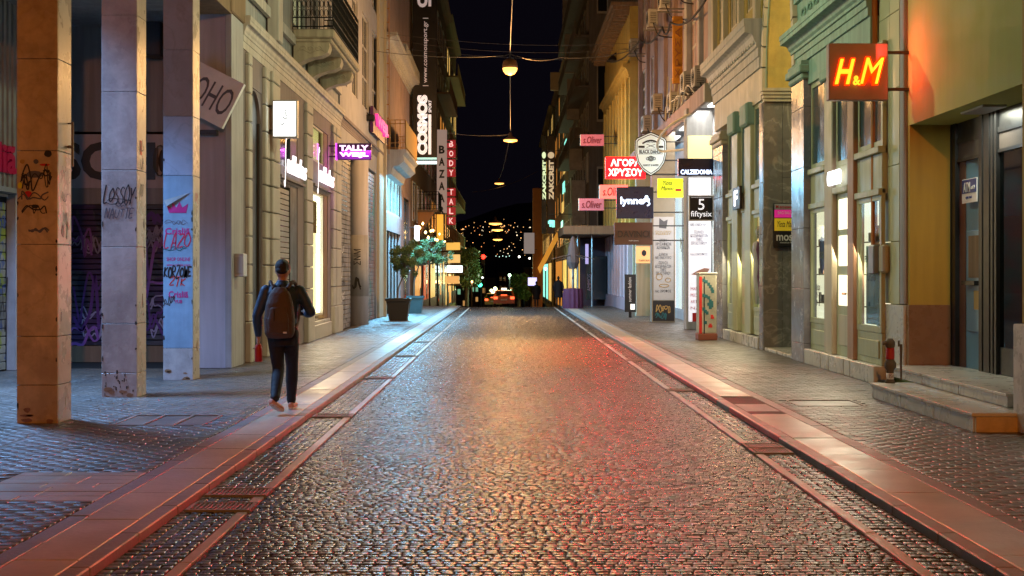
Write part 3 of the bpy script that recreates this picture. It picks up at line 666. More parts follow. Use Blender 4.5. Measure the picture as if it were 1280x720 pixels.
# railing: posts + dense pattern
def railing(parent, pts, z0, h, m, gap=.09, curls=True, r=.009):
    rails = MB(); 
    for i in range(len(pts)-1):
        a, b_ = Vector(pts[i]), Vector(pts[i+1]); L_ = (b_-a).length; n_ = max(1,int(L_/gap))
        for zz in (z0+.06, z0+.26, z0+h-.14, z0+h): rails.tube([(a.x,a.y,zz),(b_.x,b_.y,zz)], .014, 4)
        for k in range(n_+1):
            p = a+(b_-a)*k/n_
            g = MB(); g.tube([(p.x,p.y,z0),(p.x,p.y,z0+h)], r, 4)
            if curls and k < n_:
                d = (b_-a)/n_*.5
                for c_ in (0,1,2): 
                    zc_ = z0+.36+c_*.2; g.tube([(p.x+d.x*(1+.8*math.cos(t)), p.y+d.y*(1+.8*math.cos(t)), zc_+.08*math.sin(t)) for t in np.linspace(0,6.28,8)], .008, 3, False)
            g.build('railing_bar', m, parent)
    rails.build('railing_rail', m, parent)
railing(sb, [(XL,by0+.04,0),(bxo-.04,by0+.04,0),(bxo-.04,by1-.04,0),(XL,by1-.04,0)], bz, 1.15, M['iron'])
lit_window(sb, XL-.05, -1, yl(366)+.3, yl(366)+2.4, 7.25, 9.8, emit('dim_room', (1,.85,.45), .6), M['white_pl'], 2, 3, .09)
window(sb, XL-.05, -1, yl(366)+3.0, yl(366)+4.4, 7.25, 9.8, M['white_pl'], None, 2, 3, .09); window(sb, XL-.05, -1, 36.4, 37.6, 7.3, 10, M['white_pl'], None, 2, 3, .09)
# ---- signs of the shoe shop
def sign(name, label, b, y, body, dep=.14, group=None, wallx=None, brz=None, cat='sign', bev=.01):
    x0,x1,z0,z1 = b
    t = thing(name, ((x0+x1)/2, y, z0), label, cat, group)
    piece('sign_panel', t, (x0,x1,y,y+dep,z0,z1), body, bev)
    if wallx is not None:
        mb = MB()
        e = x1 if abs(wallx-x1) < abs(wallx-x0) else x0
        for zz in ([z0+(z1-z0)*.2, z0+(z1-z0)*.85]): mb.box(e, wallx, y+dep*.35, y+dep*.65, zz-.02, zz+.02)
        mb.build('bracket', M['dark'], t)
    return t
yy = 26.6; b = fr(340,371.5,125,172,yy)
t = sign('lightbox_sign', 'bright white square lightbox with a small black clef-like mark above the shoe shop', b, yy, M['alu'], .2, wallx=XL)
piece('lit_face', t, (b[0]+.03,b[1]-.03,yy-.012,yy+.0,b[2]+.03,b[3]-.03), emit('white_face', (.95,1,.97), 3.2), .004)
ic = MB(); o = ((b[0]+b[1])/2, yy-.014, (b[2]+b[3])/2)
for c_ in ([(-.0,.2),(.03,.14),(.01,.08),(.05,.05),(.03,0),(-.02,.02),(0,.06)],[(-.09,-.08),(-.06,-.12),(-.02,-.1),(0,-.05)]): ic.add(ribbon_vf(curve(c_), .022, 'S', o, .003))
ic.build('printed_mark', M['ink'], t)
glo = emit('white_script', (1,.92,.98), 1.6)
for pa, pb, pt, pbm, lab in ((346,377,183,230,'glowing white script lettering over the roller shutter'),(389,412,201,236,'glowing white script lettering over the lit display window')):
    ya, yb = yl(pa), yl(pb); zc_ = hz((pt+pbm)/2+2, (ya+yb)/2)
    t = thing('script_sign', (XL+.05,(ya+yb)/2,zc_-.4), lab, 'sign', 'glowing script signs of the shoe shop')
    box('backing_bar', t, (XL+.01,XL+.1,ya,yb,zc_-.34,zc_-.28), M['mauve'])
    text(t, 'ullahs', 'E', (XL+.12,(ya+yb)/2+.18,zc_), (yb-ya)*.8, .42, glo, ext=.03, bold=.012, shear=.2)
    MB().add(ribbon_vf(curve([(.2,.5),(.1,.58),(.0,.3),(-.03,-.2),(-.1,-.5),(-.22,-.42)]), .09, 'E', (XL+.12,ya+.22,zc_), .03)).build('tall_letter', glo, t)

# ---- second left building: discount fashion shop with shutters
y0c, y1c = 38.65, 52.4
tb = thing('shop_building', (-6, 45, 0), 'grey rendered building with tagged roller shutters beside the shoe shop', 'building')
s1 = (yl(425.5), yl(440)); s2 = (yl(455.5), yl(470))
ops = [(s1[0],s2[1],SW,5.3)]+[(yl(a),yl(b_),z0,z1) for a,b_,z0,z1 in ((428,434,7.2,10.3),(440,447,7.2,10.3),(453,461,7.2,10.3),(465.5,472,7.2,10.3))]
ops += [(a,b_,z+3.9,z+6.6) for a,b_,z,_ in ops[1:]]
wall(tb, XL, XL-.35, y0c, y1c, SW, 18, ops, M['white_pl'])
box('back_wall', tb, (XL-1.2,XL-1,y0c,y1c,SW,18), M['window'])
for o_ in ops[1:]: window(tb, XL, -1, o_[0], o_[1], o_[2], o_[3], M['frame_w'], None, 2, 3, .08)
cornice(tb, XL, -1, y0c, y1c, 5.9, 6.2, M['mauve'], .12, 3, 'fascia_moulding')
mt1 = mural('green_tagged_shutter', (.26,.23,.22), [(.03,.2,.17),(.25,.08,.07)], .7, thr=.53); mt0 = mural('grey_tagged_shutter', (.26,.25,.26), [(.05,.05,.06)], 1.3, thr=.56)
shutter(tb, XL-.05, -1, s1[0], s1[1], SW, 5.3, mt0, .14); shutter(tb, XL-.05, -1, s2[0], s2[1], SW, 5.3, mt1, .14)
for k in range(6): scribble(tb, 'E', (XL-.045,s1[0]+R.uniform(.5,1.2),SW+.6+k*.35), .9, .35, M['white_i'] if k%2 else M['ink'], 90+k, 8, .03)
for k in range(7): scribble(tb, 'E', (XL-.045,s2[0]+R.uniform(.5,2.4),SW+.6+k*.45), 1.2, .4, M['red'] if k%2 else M['teal_i'], 100+k, 8, .035)
v, f = lathe(XL-.02, (s1[1]+s2[0])/2, [(.34,SW),(.34,5.3)], 24); col = raw('round_column', v, f, M['lilac_pl'], tb, smooth=True)
v, f = lathe(XL-.02, (s1[1]+s2[0])/2, [(.347,SW+.9),(.347,2.9)], 24); raw('painted_band', v, f, M['white_pl'], col, smooth=True)
text(col, 'ΣΝΜ', 'S', (XL-.0,(s1[1]+s2[0])/2-.36,2.2), .5, .22, M['ink'], ext=.01, rot=math.pi/2, name='graffiti'); scribble(col, 'S', (XL+.0,(s1[1]+s2[0])/2-.36,1.35), .3, .45, M['ink'], 99, 7, .05)
piece('corner_pilaster', tb, (XL-.02,XL+.1,yl(471),y1c,SW,18), M['beige'], .02)
box('drainpipe', tb, (XL+.1,XL+.2,y1c-1.2,y1c-1.0,SW,18), M['beige'])
lad = MB(); lad.box(XL+.02,XL+.05,y1c-.9,y1c-.86,6.2,18).box(XL+.26,XL+.29,y1c-.9,y1c-.86,6.2,18)
for k in range(22): lad.box(XL+.0,XL+.29,y1c-.89,y1c-.87,6.5+k*.52,6.54+k*.52)
lad.build('sign_frame_ladder', mat('orange_lit_frame', (.35,.17,.05), .6), tb)  # orange lamp light put into the frame colour
yy = 36.2; b = fr(421,464,179,199.5,yy)
t = sign('projecting_sign', 'small purple illuminated fashion shop sign with blocky white lettering over shutters', b, yy, mat('purple_box', (.06,.01,.1), .4), .18, wallx=XL)
text(t, 'TALLY', 'S', ((b[0]+b[1])/2,yy-.002,b[2]+.31), .78, .15, emit('pinkwhite', (1,.6,1), 1.8), bold=.05)
text(t, 'WEiJL', 'S', ((b[0]+b[1])/2,yy-.002,b[2]+.12), .78, .15, emit('pinkwhite', (1,.6,1), 1.8), bold=.05)
box('glowing_edge', t, (b[0]-.03,b[0],yy-.02,yy+.16,b[2],b[3]), emit('magenta_edge', (.9,.05,.9), 3))
ya, yb = yl(461), yl(479.5)
t = thing('fascia_sign', (XL+.2,(ya+yb)/2,5.6), 'long magenta glowing letters standing along the fascia towards the corner', 'sign')
box('sign_panel', t, (XL+.05,XL+.15,ya,yb,hz(184,yb),hz(184,yb)+.9), mat('purple_box'))
text(t, 'WEiJL', 'E', (XL+.16,(ya+yb)/2,hz(184,yb)+.45), (yb-ya)*.8, .5, emit('magenta_letters', (1,.05,.3), 1.1), ext=.1, bold=.05)
def flood(px, py, y, label):
    o = (fx(px,y), y, hz(py,y)); t = thing('floodlight', o, label, 'floodlight', 'black floodlights on arms over the fascia')
    piece('lamp_body', t, (o[0]-.15,o[0]+.2,y-.12,y+.12,o[2]-.12,o[2]+.1), M['iron'], .04)
    MB().tube([(XL,y,o[2]+.3),(o[0]-.2,y,o[2]+.3),(o[0],y,o[2]+.1)], .025).build('arm', M['iron'], t)
flood(461,147,46,'black floodlight on an arm above the purple shop sign'); flood(481,170,52,'black floodlight on an arm beside the orange-lit drainpipe')

# ---- third left building: cyan-lit shop + balcony
y0d, y1d = 52.45, 67
db = thing('corner_shop_building', (-6, 60, 0), 'pinkish building with a cyan lit glass front under a curved balcony', 'building')
ops = [(52.8,61.5,hz(270,57),6.0),(53.2,60.5,SW,3.4),(62.4,66.2,SW,5.2)]
wall(db, XL, XL-.35, y0d, y1d, SW, 17, ops, M['pink_pl']); box('back_wall', db, (XL-1.3,XL-1.1,y0d,y1d,SW,17), M['window'])
cy = emit('cyan_display', (.45,.85,1), 3.2)
lit_window(db, XL, -1, 52.8, 61.5, hz(270,57), 6.0, cy, M['white_pl'], 5, 1, .12, depth=.35)
for k in range(9): piece('door_bar', db, (XL-.12,XL-.06,53.3+k*.8,53.5+k*.8,SW,3.4), M['white_pl'] if k%2 else M['iron'], .01)
box('door_back', db, (XL-.3,XL-.25,53.2,60.5,SW,3.4), M['brown_b']); 
window(db, XL, -1, 62.4, 66.2, SW, 5.2, M['dark'], None, 3, 2, .1)
by0, by1 = 52.9, 59.5; bxo = fx(508,52.9); bz = hz(187,53)
# curved underside
prof = [(XL,bz),(bxo,bz),(bxo,bz-.1),(bxo-.12,bz-.22),(bxo-.1,bz-.45),(bxo-.3,bz-.62),(XL+.3,bz-.68),(XL+.22,bz-.95),(XL,bz-1)]
v = [(x,by0,z) for x,z in prof]+[(x,by1,z) for x,z in prof]; n_ = len(prof)
raw('balcony_slab', v, [tuple(range(n_)),tuple(range(2*n_-1,n_-1,-1))]+[(k,n_+k,n_+(k+1)%n_,(k+1)%n_) for k in range(n_)], M['white_pl'], db)
railing(db, [(XL,by0+.05,0),(bxo-.05,by0+.05,0),(bxo-.05,by1-.05,0),(XL,by1-.05,0)], bz, 1.15, mat('orange_rail', (.45,.25,.08), .6), .16, False, .016)
piece('balcony_canvas', db, (bxo-.03,bxo-.015,by0+.05,by1-.1,bz+.1,bz+1.12), mat('ochre_canvas', (.5,.3,.1), .8), .002)
mb = MB(); 
for k in range(7): mb.box(XL,XL+.5-.0,57.5+.0,66.8,11.0+k*.06,11.04+k*.06)
mb.build('roof_slats', M['cornice'], db); cornice(db, XL, -1, y0d, y1d, 10.4, 11, M['cornice'], .5, 4)
t = thing('white_lightbox', (fx(521,66),66,hz(300,66)), 'small bright white lightbox glowing over the plants beside the curved balcony', 'sign')
b = fr(518,524,282,301,66); piece('lit_face', t, (b[0],b[1],66,66.1,b[2],b[3]), emit('white_face', (1,1,1), 3), .01); box('bracket', t, (XL,b[0],66.03,66.07,b[3]-.1,b[3]-.06), M['dark'])
# dark grille gates / red stripes beyond are on the next buildings
def far_building(name, label, side, X, y0, y1, h, m, floors, lit=0, wcol=None, seed=1, zb=-2.5, warmg=None, cx=None, fh=3.3, frontw=True):
    """far building with windows on the street side and on the face towards the camera"""
    r = random.Random(seed); s = side; xb = X+s*(9 if cx is None else cx)
    t = thing(name, (X+s*4, (y0+y1)/2, zb), label, 'building')
    piece('wall', t, (X, xb, y0, y1, zb, h), m, .02)
    cornice(t, X, s, y0, y1, h-.05, h+.35, m, .5, 2, 'roof_cornice')
    nb = max(2, int((y1-y0)/3.2))
    for fl in range(floors):
        z = 4.4+fl*fh
        if z+1.8 > h: break
        for k in range(nb):
            ya = y0+(y1-y0)*(k+.25)/nb; yb = y0+(y1-y0)*(k+.72)/nb
            mb = MB(); mb.box(X-s*.05,X+s*.01,ya-.08,yb+.08,z-.08,z); mb.box(X-s*.04,X+s*.01,ya-.08,ya,z,z+1.8); mb.box(X-s*.04,X+s*.01,yb,yb+.08,z,z+1.8); mb.box(X-s*.06,X+s*.01,ya-.1,yb+.1,z+1.8,z+1.9)
            f = mb.build('window', M['frame_w'], t)
            box('pane', f, (X-s*.02,X+s*.01,ya,yb,z,z+1.8), (warmg if (warmg and r.random() < lit) else M['window']))
        if r.random() < .6 and y0 > 80:
            mb = MB(); mb.box(X-s*.9,X,y0+.5,y1-.5,z-.5,z-.38); mb.box(X-s*.9,X-s*.86,y0+.5,y1-.5,z+.5,z+.55)
            for q_ in range(int((y1-y0-1)/.35)): mb.box(X-s*.89,X-s*.86,y0+.5+q_*.35,y0+.53+q_*.35,z-.38,z+.5)
            mb.build('balcony', m, t)
    return t
amber = emit('amber_window', (1,.36,.05), .6); ywin = emit('yellow_window', (1,.6,.15), .8); cyw = emit('cyan_window', (.3,1,.8), 1.2)
b4 = far_building('apartment_building', 'tall orange-brown building rising behind the vertical black banner', -1, XL, 67.1, 91, 24, M['brown_b'], 6, .1, seed=3, warmg=amber)
b5 = far_building('apartment_building', 'narrow brown building with a flat top behind the red letter sign', -1, XL, 91.2, 106, 21, M['brown_b'], 6, .3, seed=4, warmg=amber)
b6 = far_building('apartment_building', 'farthest olive-lit building on the left of the street', -1, XL, 106.2, 126, 21.6, mat('olive_render', (.25,.22,.1), .85), 6, .3, seed=5, warmg=ywin)
for bb, ya, yb, m_ in ((b4,69,74,amber),(b4,76,81,emit('red_shopfront', (.8,.08,.02), .5)),(b4,83,90,ywin),(b5,92,98,amber),(b5,99,105,ywin),(b6,108,115,amber),(b6,117,124,ywin)):
    f = piece('shopfront', bb, (XL-.01,XL+.06,ya,yb,-.9,2.9), M['dark'], .02); nn = 4
    for k in range(nn): box('lit_pane', f, (XL+.05,XL+.08,ya+.2+k*(yb-ya-.3)/nn,ya+.05+(k+1)*(yb-ya-.3)/nn,R.choice([-.7,.2,.9]),R.uniform(1.9,2.7)), R.choice([m_,m_,M['window'],M['brown_b']]))
# small iron balcony at px 525-545
mb = MB(); y_ = 72; b = fr(524,548,243,262,y_); mb.box(XL,b[1],y_,y_+3,b[2]-.12,b[2]); rr = mb.build('balcony_slab', M['brown_b'], b4)
railing(b4, [(XL,y_,0),(b[1],y_,0),(b[1],y_+3,0)], b[2], .95, M['iron'], .14, False, .014)
raw('balcony_console', [(XL,y_+.1,b[2]-.12),(b[1]-.2,y_+.1,b[2]-.12),(XL,y_+.1,b[2]-1.5),(XL,y_+.5,b[2]-.12),(b[1]-.2,y_+.5,b[2]-.12),(XL,y_+.5,b[2]-1.5)], [(0,1,2),(5,4,3),(0,3,4,1),(1,4,5,2)], mat('orange_stone', (.5,.22,.07), .7), b4)
# ---- vertical banners
yy = 66; b = fr(516,546,-40,205,yy)
t = sign('vertical_banner_sign', 'tall black vertical sign with white sideways sports shop lettering', b, yy, mat('banner_black', (.008,.008,.01), .35), .3, wallx=XL)
text(t, 'COSMOS', 'S', (fx(528,yy),yy-.01,hz(156,yy)), 2.9, .5, emit('banner_white', (.8,.78,.8), .75), rot=math.pi/2, bold=.07, spacing=.95)
text(t, 'SPORT', 'S', (fx(537.5,yy),yy-.01,hz(133,yy)), .6, .14, MATS['banner_white'], rot=math.pi/2, bold=.02)
box('white_stripe', t, (fx(535.5,yy),fx(539,yy),yy-.012,yy,hz(193,yy),hz(143,yy)), MATS['banner_white'])
text(t, '| www.cosmossport.gr |', 'S', (fx(532,yy),yy-.01,hz(65,yy)), 3.3, .27, emit('banner_pale', (.7,.6,.6), .35), rot=math.pi/2)
text(t, 'COSMOS', 'S', (fx(528,yy),yy-.01,hz(-28,yy)), 2.9, .5, emit('banner_pale', (.7,.6,.6), .35), rot=math.pi/2, bold=.07)
box('white_stripe', t, (fx(535.5,yy),fx(539,yy),yy-.012,yy,hz(8,yy),hz(-40,yy)), MATS['banner_pale'])
box('lit_bar', t, (b[0],b[1],yy-.05,yy-.01,hz(205,yy),hz(201.5,yy)), emit('cyan_bar', (.7,1,1), 3)); box('lit_bar', t, (b[0],b[1],yy-.05,yy-.01,hz(199.5,yy),hz(197,yy)), emit('cyan_bar2', (.4,.8,.8), .8))
yy = 84; b = fr(546,558.5,162,266,yy)
t = sign('vertical_banner_sign', 'tall grey vertical sign with stacked black letters of a bazaar', b, yy, emit('bazaar_face', (.42,.3,.25), .55), .25, wallx=XL)
for k, ch in enumerate('BAZAAR'): text(t, ch, 'S', (fx(552.2,yy),yy-.01,hz(187+k*15.2,yy)), .36, .5, M['ink'], bold=.04, name='letter')
t2 = sign('vertical_banner_sign', 'short amber-lit vertical sign below the bazaar letters', fr(546,554,268,300,86), 86, emit('amber_sign', (1,.45,.05), .9), .2, wallx=XL)
yy = 92; t = thing('letter_box_sign', (fx(564,yy),yy,hz(287,yy)), 'column of dark red square letter boxes hanging above the pavement', 'sign')
redb = emit('red_box_face', (.5,.02,.03), .5)
for k, ch in enumerate('BODY TALK'):
    if ch == ' ': continue
    pc = 180+k*12.0
    f = piece('letter_box', t, (fx(558.7,yy),fx(569.5,yy),yy,yy+.2,hz(pc+5,yy),hz(pc-5,yy)), redb, .02); text(f, ch, 'S', (fx(564,yy),yy-.01,hz(pc,yy)), .28, .38, emit('rose_letter', (1,.6,.55), 1), bold=.02)
MB().box(XL,fx(569,yy),yy+.08,yy+.12,hz(178,yy),hz(176,yy)).box(fx(563,yy),fx(565,yy),yy+.08,yy+.12,hz(287,yy),hz(172,yy)).build('support', M['dark'], t)
# lit awnings / small signs further down left side
for k,(pa,pb,pt,pb2,y_,c_,s_,lab) in enumerate(((556,575,303,315,98,(1,.55,.1),.9,'upper amber lit awning below the red letter boxes'),(558,575,318,331,102,(1,.6,.2),.9,'middle orange awning sign on the left side'),(557,578,332,343,104,(.8,1,1),2.6,'small bright white shop sign at the end of the left side'),(553,574,345,357,106,(1,.5,.15),.8,'lowest orange awning on the left near the dark tree'))):
    b = fr(pa,pb,pt,pb2,y_); t = thing('awning_sign', ((b[0]+b[1])/2,y_,b[2]), lab, 'awning')
    piece('lit_face', t, (b[0]+.1,b[1],y_,y_+.3,b[2]+.15,b[3]), emit('awn%d' % k, c_, s_), .02); piece('canopy', t, (XL,b[1]+.1,y_-.02,y_+1.5,b[2],b[2]+.1), M['brown_b'], .01)
    if k == 2: text(t, 'duvet', 'S', ((b[0]+b[1])/2+.1,y_-.01,(b[2]+b[3])/2+.08), .7, .24, M['ink'], bold=.02)
# string of small warm bulbs
t = thing('light_string', (XL+.3,75,3.5), 'string of small warm bulbs along the fronts beyond the potted trees', 'lights')
for k in range(12):
    y_ = 66+k*2.4; p = (XL+.5,y_,3.9+.3*math.sin(k*1.7)); v, f = lathe(p[0],p[1],[(.02,p[2]-.08),(.07,p[2]),(.02,p[2]+.08)],8); raw('bulb', v, f, emit('bulb_glow', (1,.6,.2), 12), t, smooth=True)
MB().tube([(XL+.5,66+k*2.4,3.99+.3*math.sin(k*1.7)) for k in range(12)], .015, 4).build('cord', M['rubber'], t)

# ================================================================== RIGHT SIDE
def yr(px, X=5.45): return yR(px, X)
# ---- bank / fashion building nearest on the right
X1 = 5.6
hb = thing('corner_building', (6.5, 17, 0), 'cream plastered building with an ochre recessed bank doorway and marble steps', 'building')
y_op0, y_op1 = 14.0, 18.9; ztop = 3.74
wall(hb, X1, X1+1.0, 14.0, 19.05, ztop, 12, [], M['cream'], 'upper_wall')
box('upper_wall', hb, (X1+.0,X1+1.0,19.32,20.38,hz(0,20)+.4,12), M['cream'])
box('reveal_wall', hb, (X1,X1+1.3,18.92,19.02,1.24,ztop), M['ochre']); piece('reveal_plinth', hb, (X1-.02,X1+1.3,18.9,19.0,.40,1.24), M['marble_b'], .004)
box('soffit', hb, (X1+.02,X1+1.3,14,18.9,ztop+.004,ztop+.1), M['cream'])
box('edge_moulding', hb, (X1-.05,X1+.1,19.03,19.15,1.24,12), M['white_pl'], .01); box('edge_moulding', hb, (X1-.03,X1+.1,19.17,19.3,1.24,12), M['lilac_pl'], .01)
pan = mat('cream_green_panel', (.46,.48,.28), .5, rnd=.08, nvar=.1, bump=.04)
for a_, b_ in ((19.32,19.8),(19.81,20.38)):
    z = 1.24
    for h_ in (.9,1.1,1.1,1.1,1.1,1.1): piece('wall_panel', hb, (X1-.03,X1+.1,a_,b_,z,z+h_-.008), pan, .004); z += h_
piece('plinth_slab', hb, (X1-.06,X1+.05,19.02,20.4,.25,1.23), M['marble_w'], .006)
box('core', hb, (X1+.1,X1+1,19.03,20.38,SW,12), M['cream'])
# near pier
piece('near_pier_plinth', hb, (5.2,6.4,11.5,13.98,SW,1.16), M['marble_w'], .01); piece('near_pier', hb, (5.28,6.4,11.5,13.95,1.165,12), M['ochre'], .01)
# entrance screen at X=6.18
XD = 6.2; yd = lambda px: XD*F/(px-CX)
mb = MB(); 
for a_, b_ in ((1189,1192.5),(1194,1197.5),(1227,1231),(1233,1240),(1242,1244.5),(1246.5,1249)): mb.box(XD-.04,XD+.06,yd(b_),yd(a_),.4,ztop)
mb.box(XD-.02,XD+.04,14,yd(1197.5),3.45,3.52); mb.box(XD-.02,XD+.04,14,yd(1197.5),3.2,3.24); fr_ = mb.build('door_frame', M['dark'], hb)
box('fascia_panel', fr_, (XD+.0,XD+.02,14,18.85,3.24,3.45), mat('bronze_panel', (.12,.1,.09), .5)); box('fascia_panel', fr_, (XD+.0,XD+.02,14,18.85,3.52,ztop), M['dark'])
box('pane', fr_, (XD+.01,XD+.02,14,yd(1249),.75,3.2), G); piece('kick_panel', fr_, (XD,XD+.04,14,yd(1249),.4,.75), M['dark'], .01)
box('inner_blind', fr_, (XD+.5,XD+.52,14,17.4,.4,3.3), mat('olive_blind', (.12,.13,.07), .6))
for k in range(20): box('blind_slat', fr_, (XD+.46,XD+.49,14.2,16.9,1.7+k*.07,1.74+k*.07), mat('blind_slats', (.22,.22,.13), .5))
box('door_leaf', fr_, (XD+.03,XD+.06,yd(1227),yd(1205),.4,3.2), mat('blue_panel', (.14,.3,.45), .4)); box('door_jamb', fr_, (XD+.02,XD+.05,yd(1205),yd(1197.5),.4,3.2), mat('brown_panel', (.22,.12,.08), .5))
at_ = piece('cash_machine', fr_, (XD-.0,XD+.04,yd(1226),yd(1208),.9,2.25), mat('blue_grey_machine', (.16,.3,.45), .4), .01)
box('niche', at_, (XD-.006,XD+.0,yd(1224),yd(1211),1.62,2.18), M['brown_b']); box('shelf', at_, (XD-.08,XD,yd(1225),yd(1209),1.52,1.58), M['dark']); box('notice', at_, (XD-.008,XD,yd(1224),yd(1218),1.2,1.45), M['gold_i'])
t = thing('atm_sign', (XD-.06,yd(1217),hz(252,yd(1217))), 'small blue and white cash machine sign in the glass doorway', 'sign')
ya, yb = yd(1226.5), yd(1208); zc_ = hz(237,18); f = piece('sign_panel', t, (XD-.06,XD-.045,ya,yb,zc_-.17,zc_+.15), M['white_i'], .003)
box('blue_field', f, (XD-.064,XD-.06,ya+.01,yb-.01,zc_-.04,zc_+.14), mat('royal_blue', (.01,.04,.25), .4))
text(f, 'ATM', 'W', (XD-.065,(ya+yb)/2+.08,zc_+.04), .26, .13, M['white_i'], ext=.004, bold=.02); text(f, 'cash 24', 'W', (XD-.065,(ya+yb)/2-.16,zc_+.03), .15, .05, M['white_i'], ext=.004)
text(f, 'alpha bank', 'W', (XD-.065,(ya+yb)/2,zc_-.1), .24, .05, mat('royal_blue'), ext=.004)
t = thing('doorway_fill_lamp', (5.95,17,ztop-.03), 'small flat lamp added under the soffit of the bank doorway', 'lamp'); piece('fitting', t, (5.8,6.1,16.6,17.4,ztop-.03,ztop+.0), M['alu'], .004); DL = t
# steps
st = thing('marble_steps', (5.4,16,SW), 'two pale marble steps leading up to the recessed bank doorway', 'steps')
piece('lower_tread', st, (4.74,5.6,13.88,17.8,.215,.25), M['marble_w'], .004); 
for a_, b_ in ((13.92,15.2),(15.21,16.5),(16.51,17.78)): piece('riser_slab', st, (4.77,5.56,a_,b_-.004,SW,.213), M['marble_w'], .003)
piece('upper_tread', st, (5.28,6.3,14.4,18.88,.37,.402), M['marble_w'], .004)
for a_, b_ in ((14.44,16),(16.01,17.4),(17.41,18.86)): piece('riser_slab', st, (5.31,6.3,a_,b_-.004,SW+.2,.368), M['marble_w'], .003)
piece('end_slab', st, (4.78,5.26,13.86,13.915,SW,.212), mor, .004)  # end face coloured orange to carry the lamp light
# hydrant
hx, hy, h0 = 4.99, 17.72, .25
v, f = lathe(hx, hy, [(.062,h0),(.062,h0+.03),(.045,h0+.04),(.045,h0+.16),(.075,h0+.2),(.078,h0+.26),(.05,h0+.3),(.048,h0+.46),(.062,h0+.48),(.06,h0+.54),(.03,h0+.58)], 16)
t = thing('fire_hydrant', (hx,hy,h0), 'short rusty red pillar hydrant on the marble step beside the doorway', 'hydrant')
raw('standpipe', v, f, mat('rusty_iron', (.1,.08,.05), .7, bump=.5), t, smooth=True)
v, f = lathe(hx, hy, [(.052,h0+.31),(.055,h0+.33),(.055,h0+.44),(.052,h0+.46)], 16); raw('red_band', v, f, mat('hydrant_red', (.42,.02,.015), .5), t, smooth=True)
v, f = lathe(hx, hy, [(.049,h0+.05),(.049,h0+.13)], 16); raw('label_band', v, f, M['white_i'], t, smooth=True); text(t, '35V', 'S', (hx,hy-.05,h0+.09), .07, .05, M['ink'], ext=.003)
MB().tube([(hx-.1,hy,h0+.52),(hx-.04,hy,h0+.52)], .028, 8).build('outlet', mat('rusty_iron'), t)
props(MB().tube([(hx+.17,hy+.1,h0+.03),(hx+.17,hy+.1,h0+.5)], [.012,.02]).tube([(hx+.14,hy+.1,h0+.47),(hx+.14,hy+.1,h0+.55)], .012).build('iron_spike', mat('rusty_iron')), 'thin rusty iron spike standing right of the hydrant', 'spike')
# meter box and conduit
t = thing('meter_box', (X1-.1,20.2,1.7), 'grey blue meter box with open cover on the corner of the cream wall', 'box')
piece('casing', t, (X1-.19,X1-.03,20.1,20.4,hz(343,20.2),hz(306,20.2)), mat('meter_blue', (.2,.26,.32), .5), .02); piece('cover', t, (X1-.13,X1-.03,19.8,20.05,hz(343,20.2)+.02,hz(306,20.2)), M['beige'], .03)
props(MB().tube([(X1-.08,20.45,1.7),(X1-.08,20.45,9)], .05, 8).build('conduit_pipe', mat('orange_pipe', (.5,.2,.05), .6)), 'tall orange pipe running up the joint between cream and green facades', 'pipe')
# H&M sign
yy = 18.9; b = fr(1036,1110,54,125,yy)
t = sign('projecting_sign', 'square brownish red sign with glowing yellow-red letters projecting above the street', b, yy, mat('brick_red_panel', (.36,.26,.27), .6), .16, wallx=X1+.02)
text(t, 'H', 'S', (fx(1055,yy),yy-.012,hz(90,yy)), .31, .38, emit('hm_glow', (1,.03,.0), 2.5), ext=.03, bold=.055, shear=.35, name='letter')
text(t, 'H', 'S', (fx(1055,yy),yy-.046,hz(90,yy)), .28, .35, emit('hm_core', (1,.5,.02), 1.8), ext=.01, bold=.02, shear=.35, name='letter_core')
text(t, 'M', 'S', (fx(1089,yy),yy-.012,hz(89,yy)), .37, .4, MATS['hm_glow'], ext=.03, bold=.055, shear=.35, name='letter'); text(t, 'M', 'S', (fx(1089,yy),yy-.046,hz(89,yy)), .33, .36, MATS['hm_core'], ext=.01, shear=.35, name='letter_core')
text(t, '&', 'S', (fx(1070,yy),yy-.03,hz(101,yy)), .1, .13, MATS['hm_core'], ext=.02, bold=.02, name='letter')

# ---- green neoclassical building
X2 = 5.45
gb = thing('neoclassical_building', (6.5, 28, 0), 'sage green neoclassical building with marble pillars, tall shop windows and an arched passage', 'building')
ya0, ya1 = 20.42, 24.6
# masonry above
wall(gb, X2, X2+.6, 20.42, 25.75, 5.1, 5.55, [], M['green_st'], 'lintel_wall'); cornice(gb, X2, 1, 20.42, 25.75, 5.55, 6.15, M['green_st'], .3, 5)
wall(gb, X2+.02, X2+.6, 20.42, 25.75, 6.15, 9, [], M['green_st'], 'frieze_wall'); cornice(gb, X2, 1, 20.42, 25.75, 6.75, 7.2, M['green_st'], .35, 4)
rel = MB()
for k in range(9):
    yc = 21+k*.5; rel.tube([(X2-.0, yc+.18*math.cos(t_)*(1-t_/8), 6.45+.14*math.sin(t_)*(1-t_/8)) for t_ in np.linspace(0,6.5,12)], .022, 5)
rel.build('frieze_relief', M['green_st'], gb)
bays = [('w',1010.5,1031),('p',1031.5,1041),('d',1041.5,1060),('p',1060.5,1068),('w',1068.5,1099)]
lit1 = emit('cool_display', (1,.88,.62), 1.5)
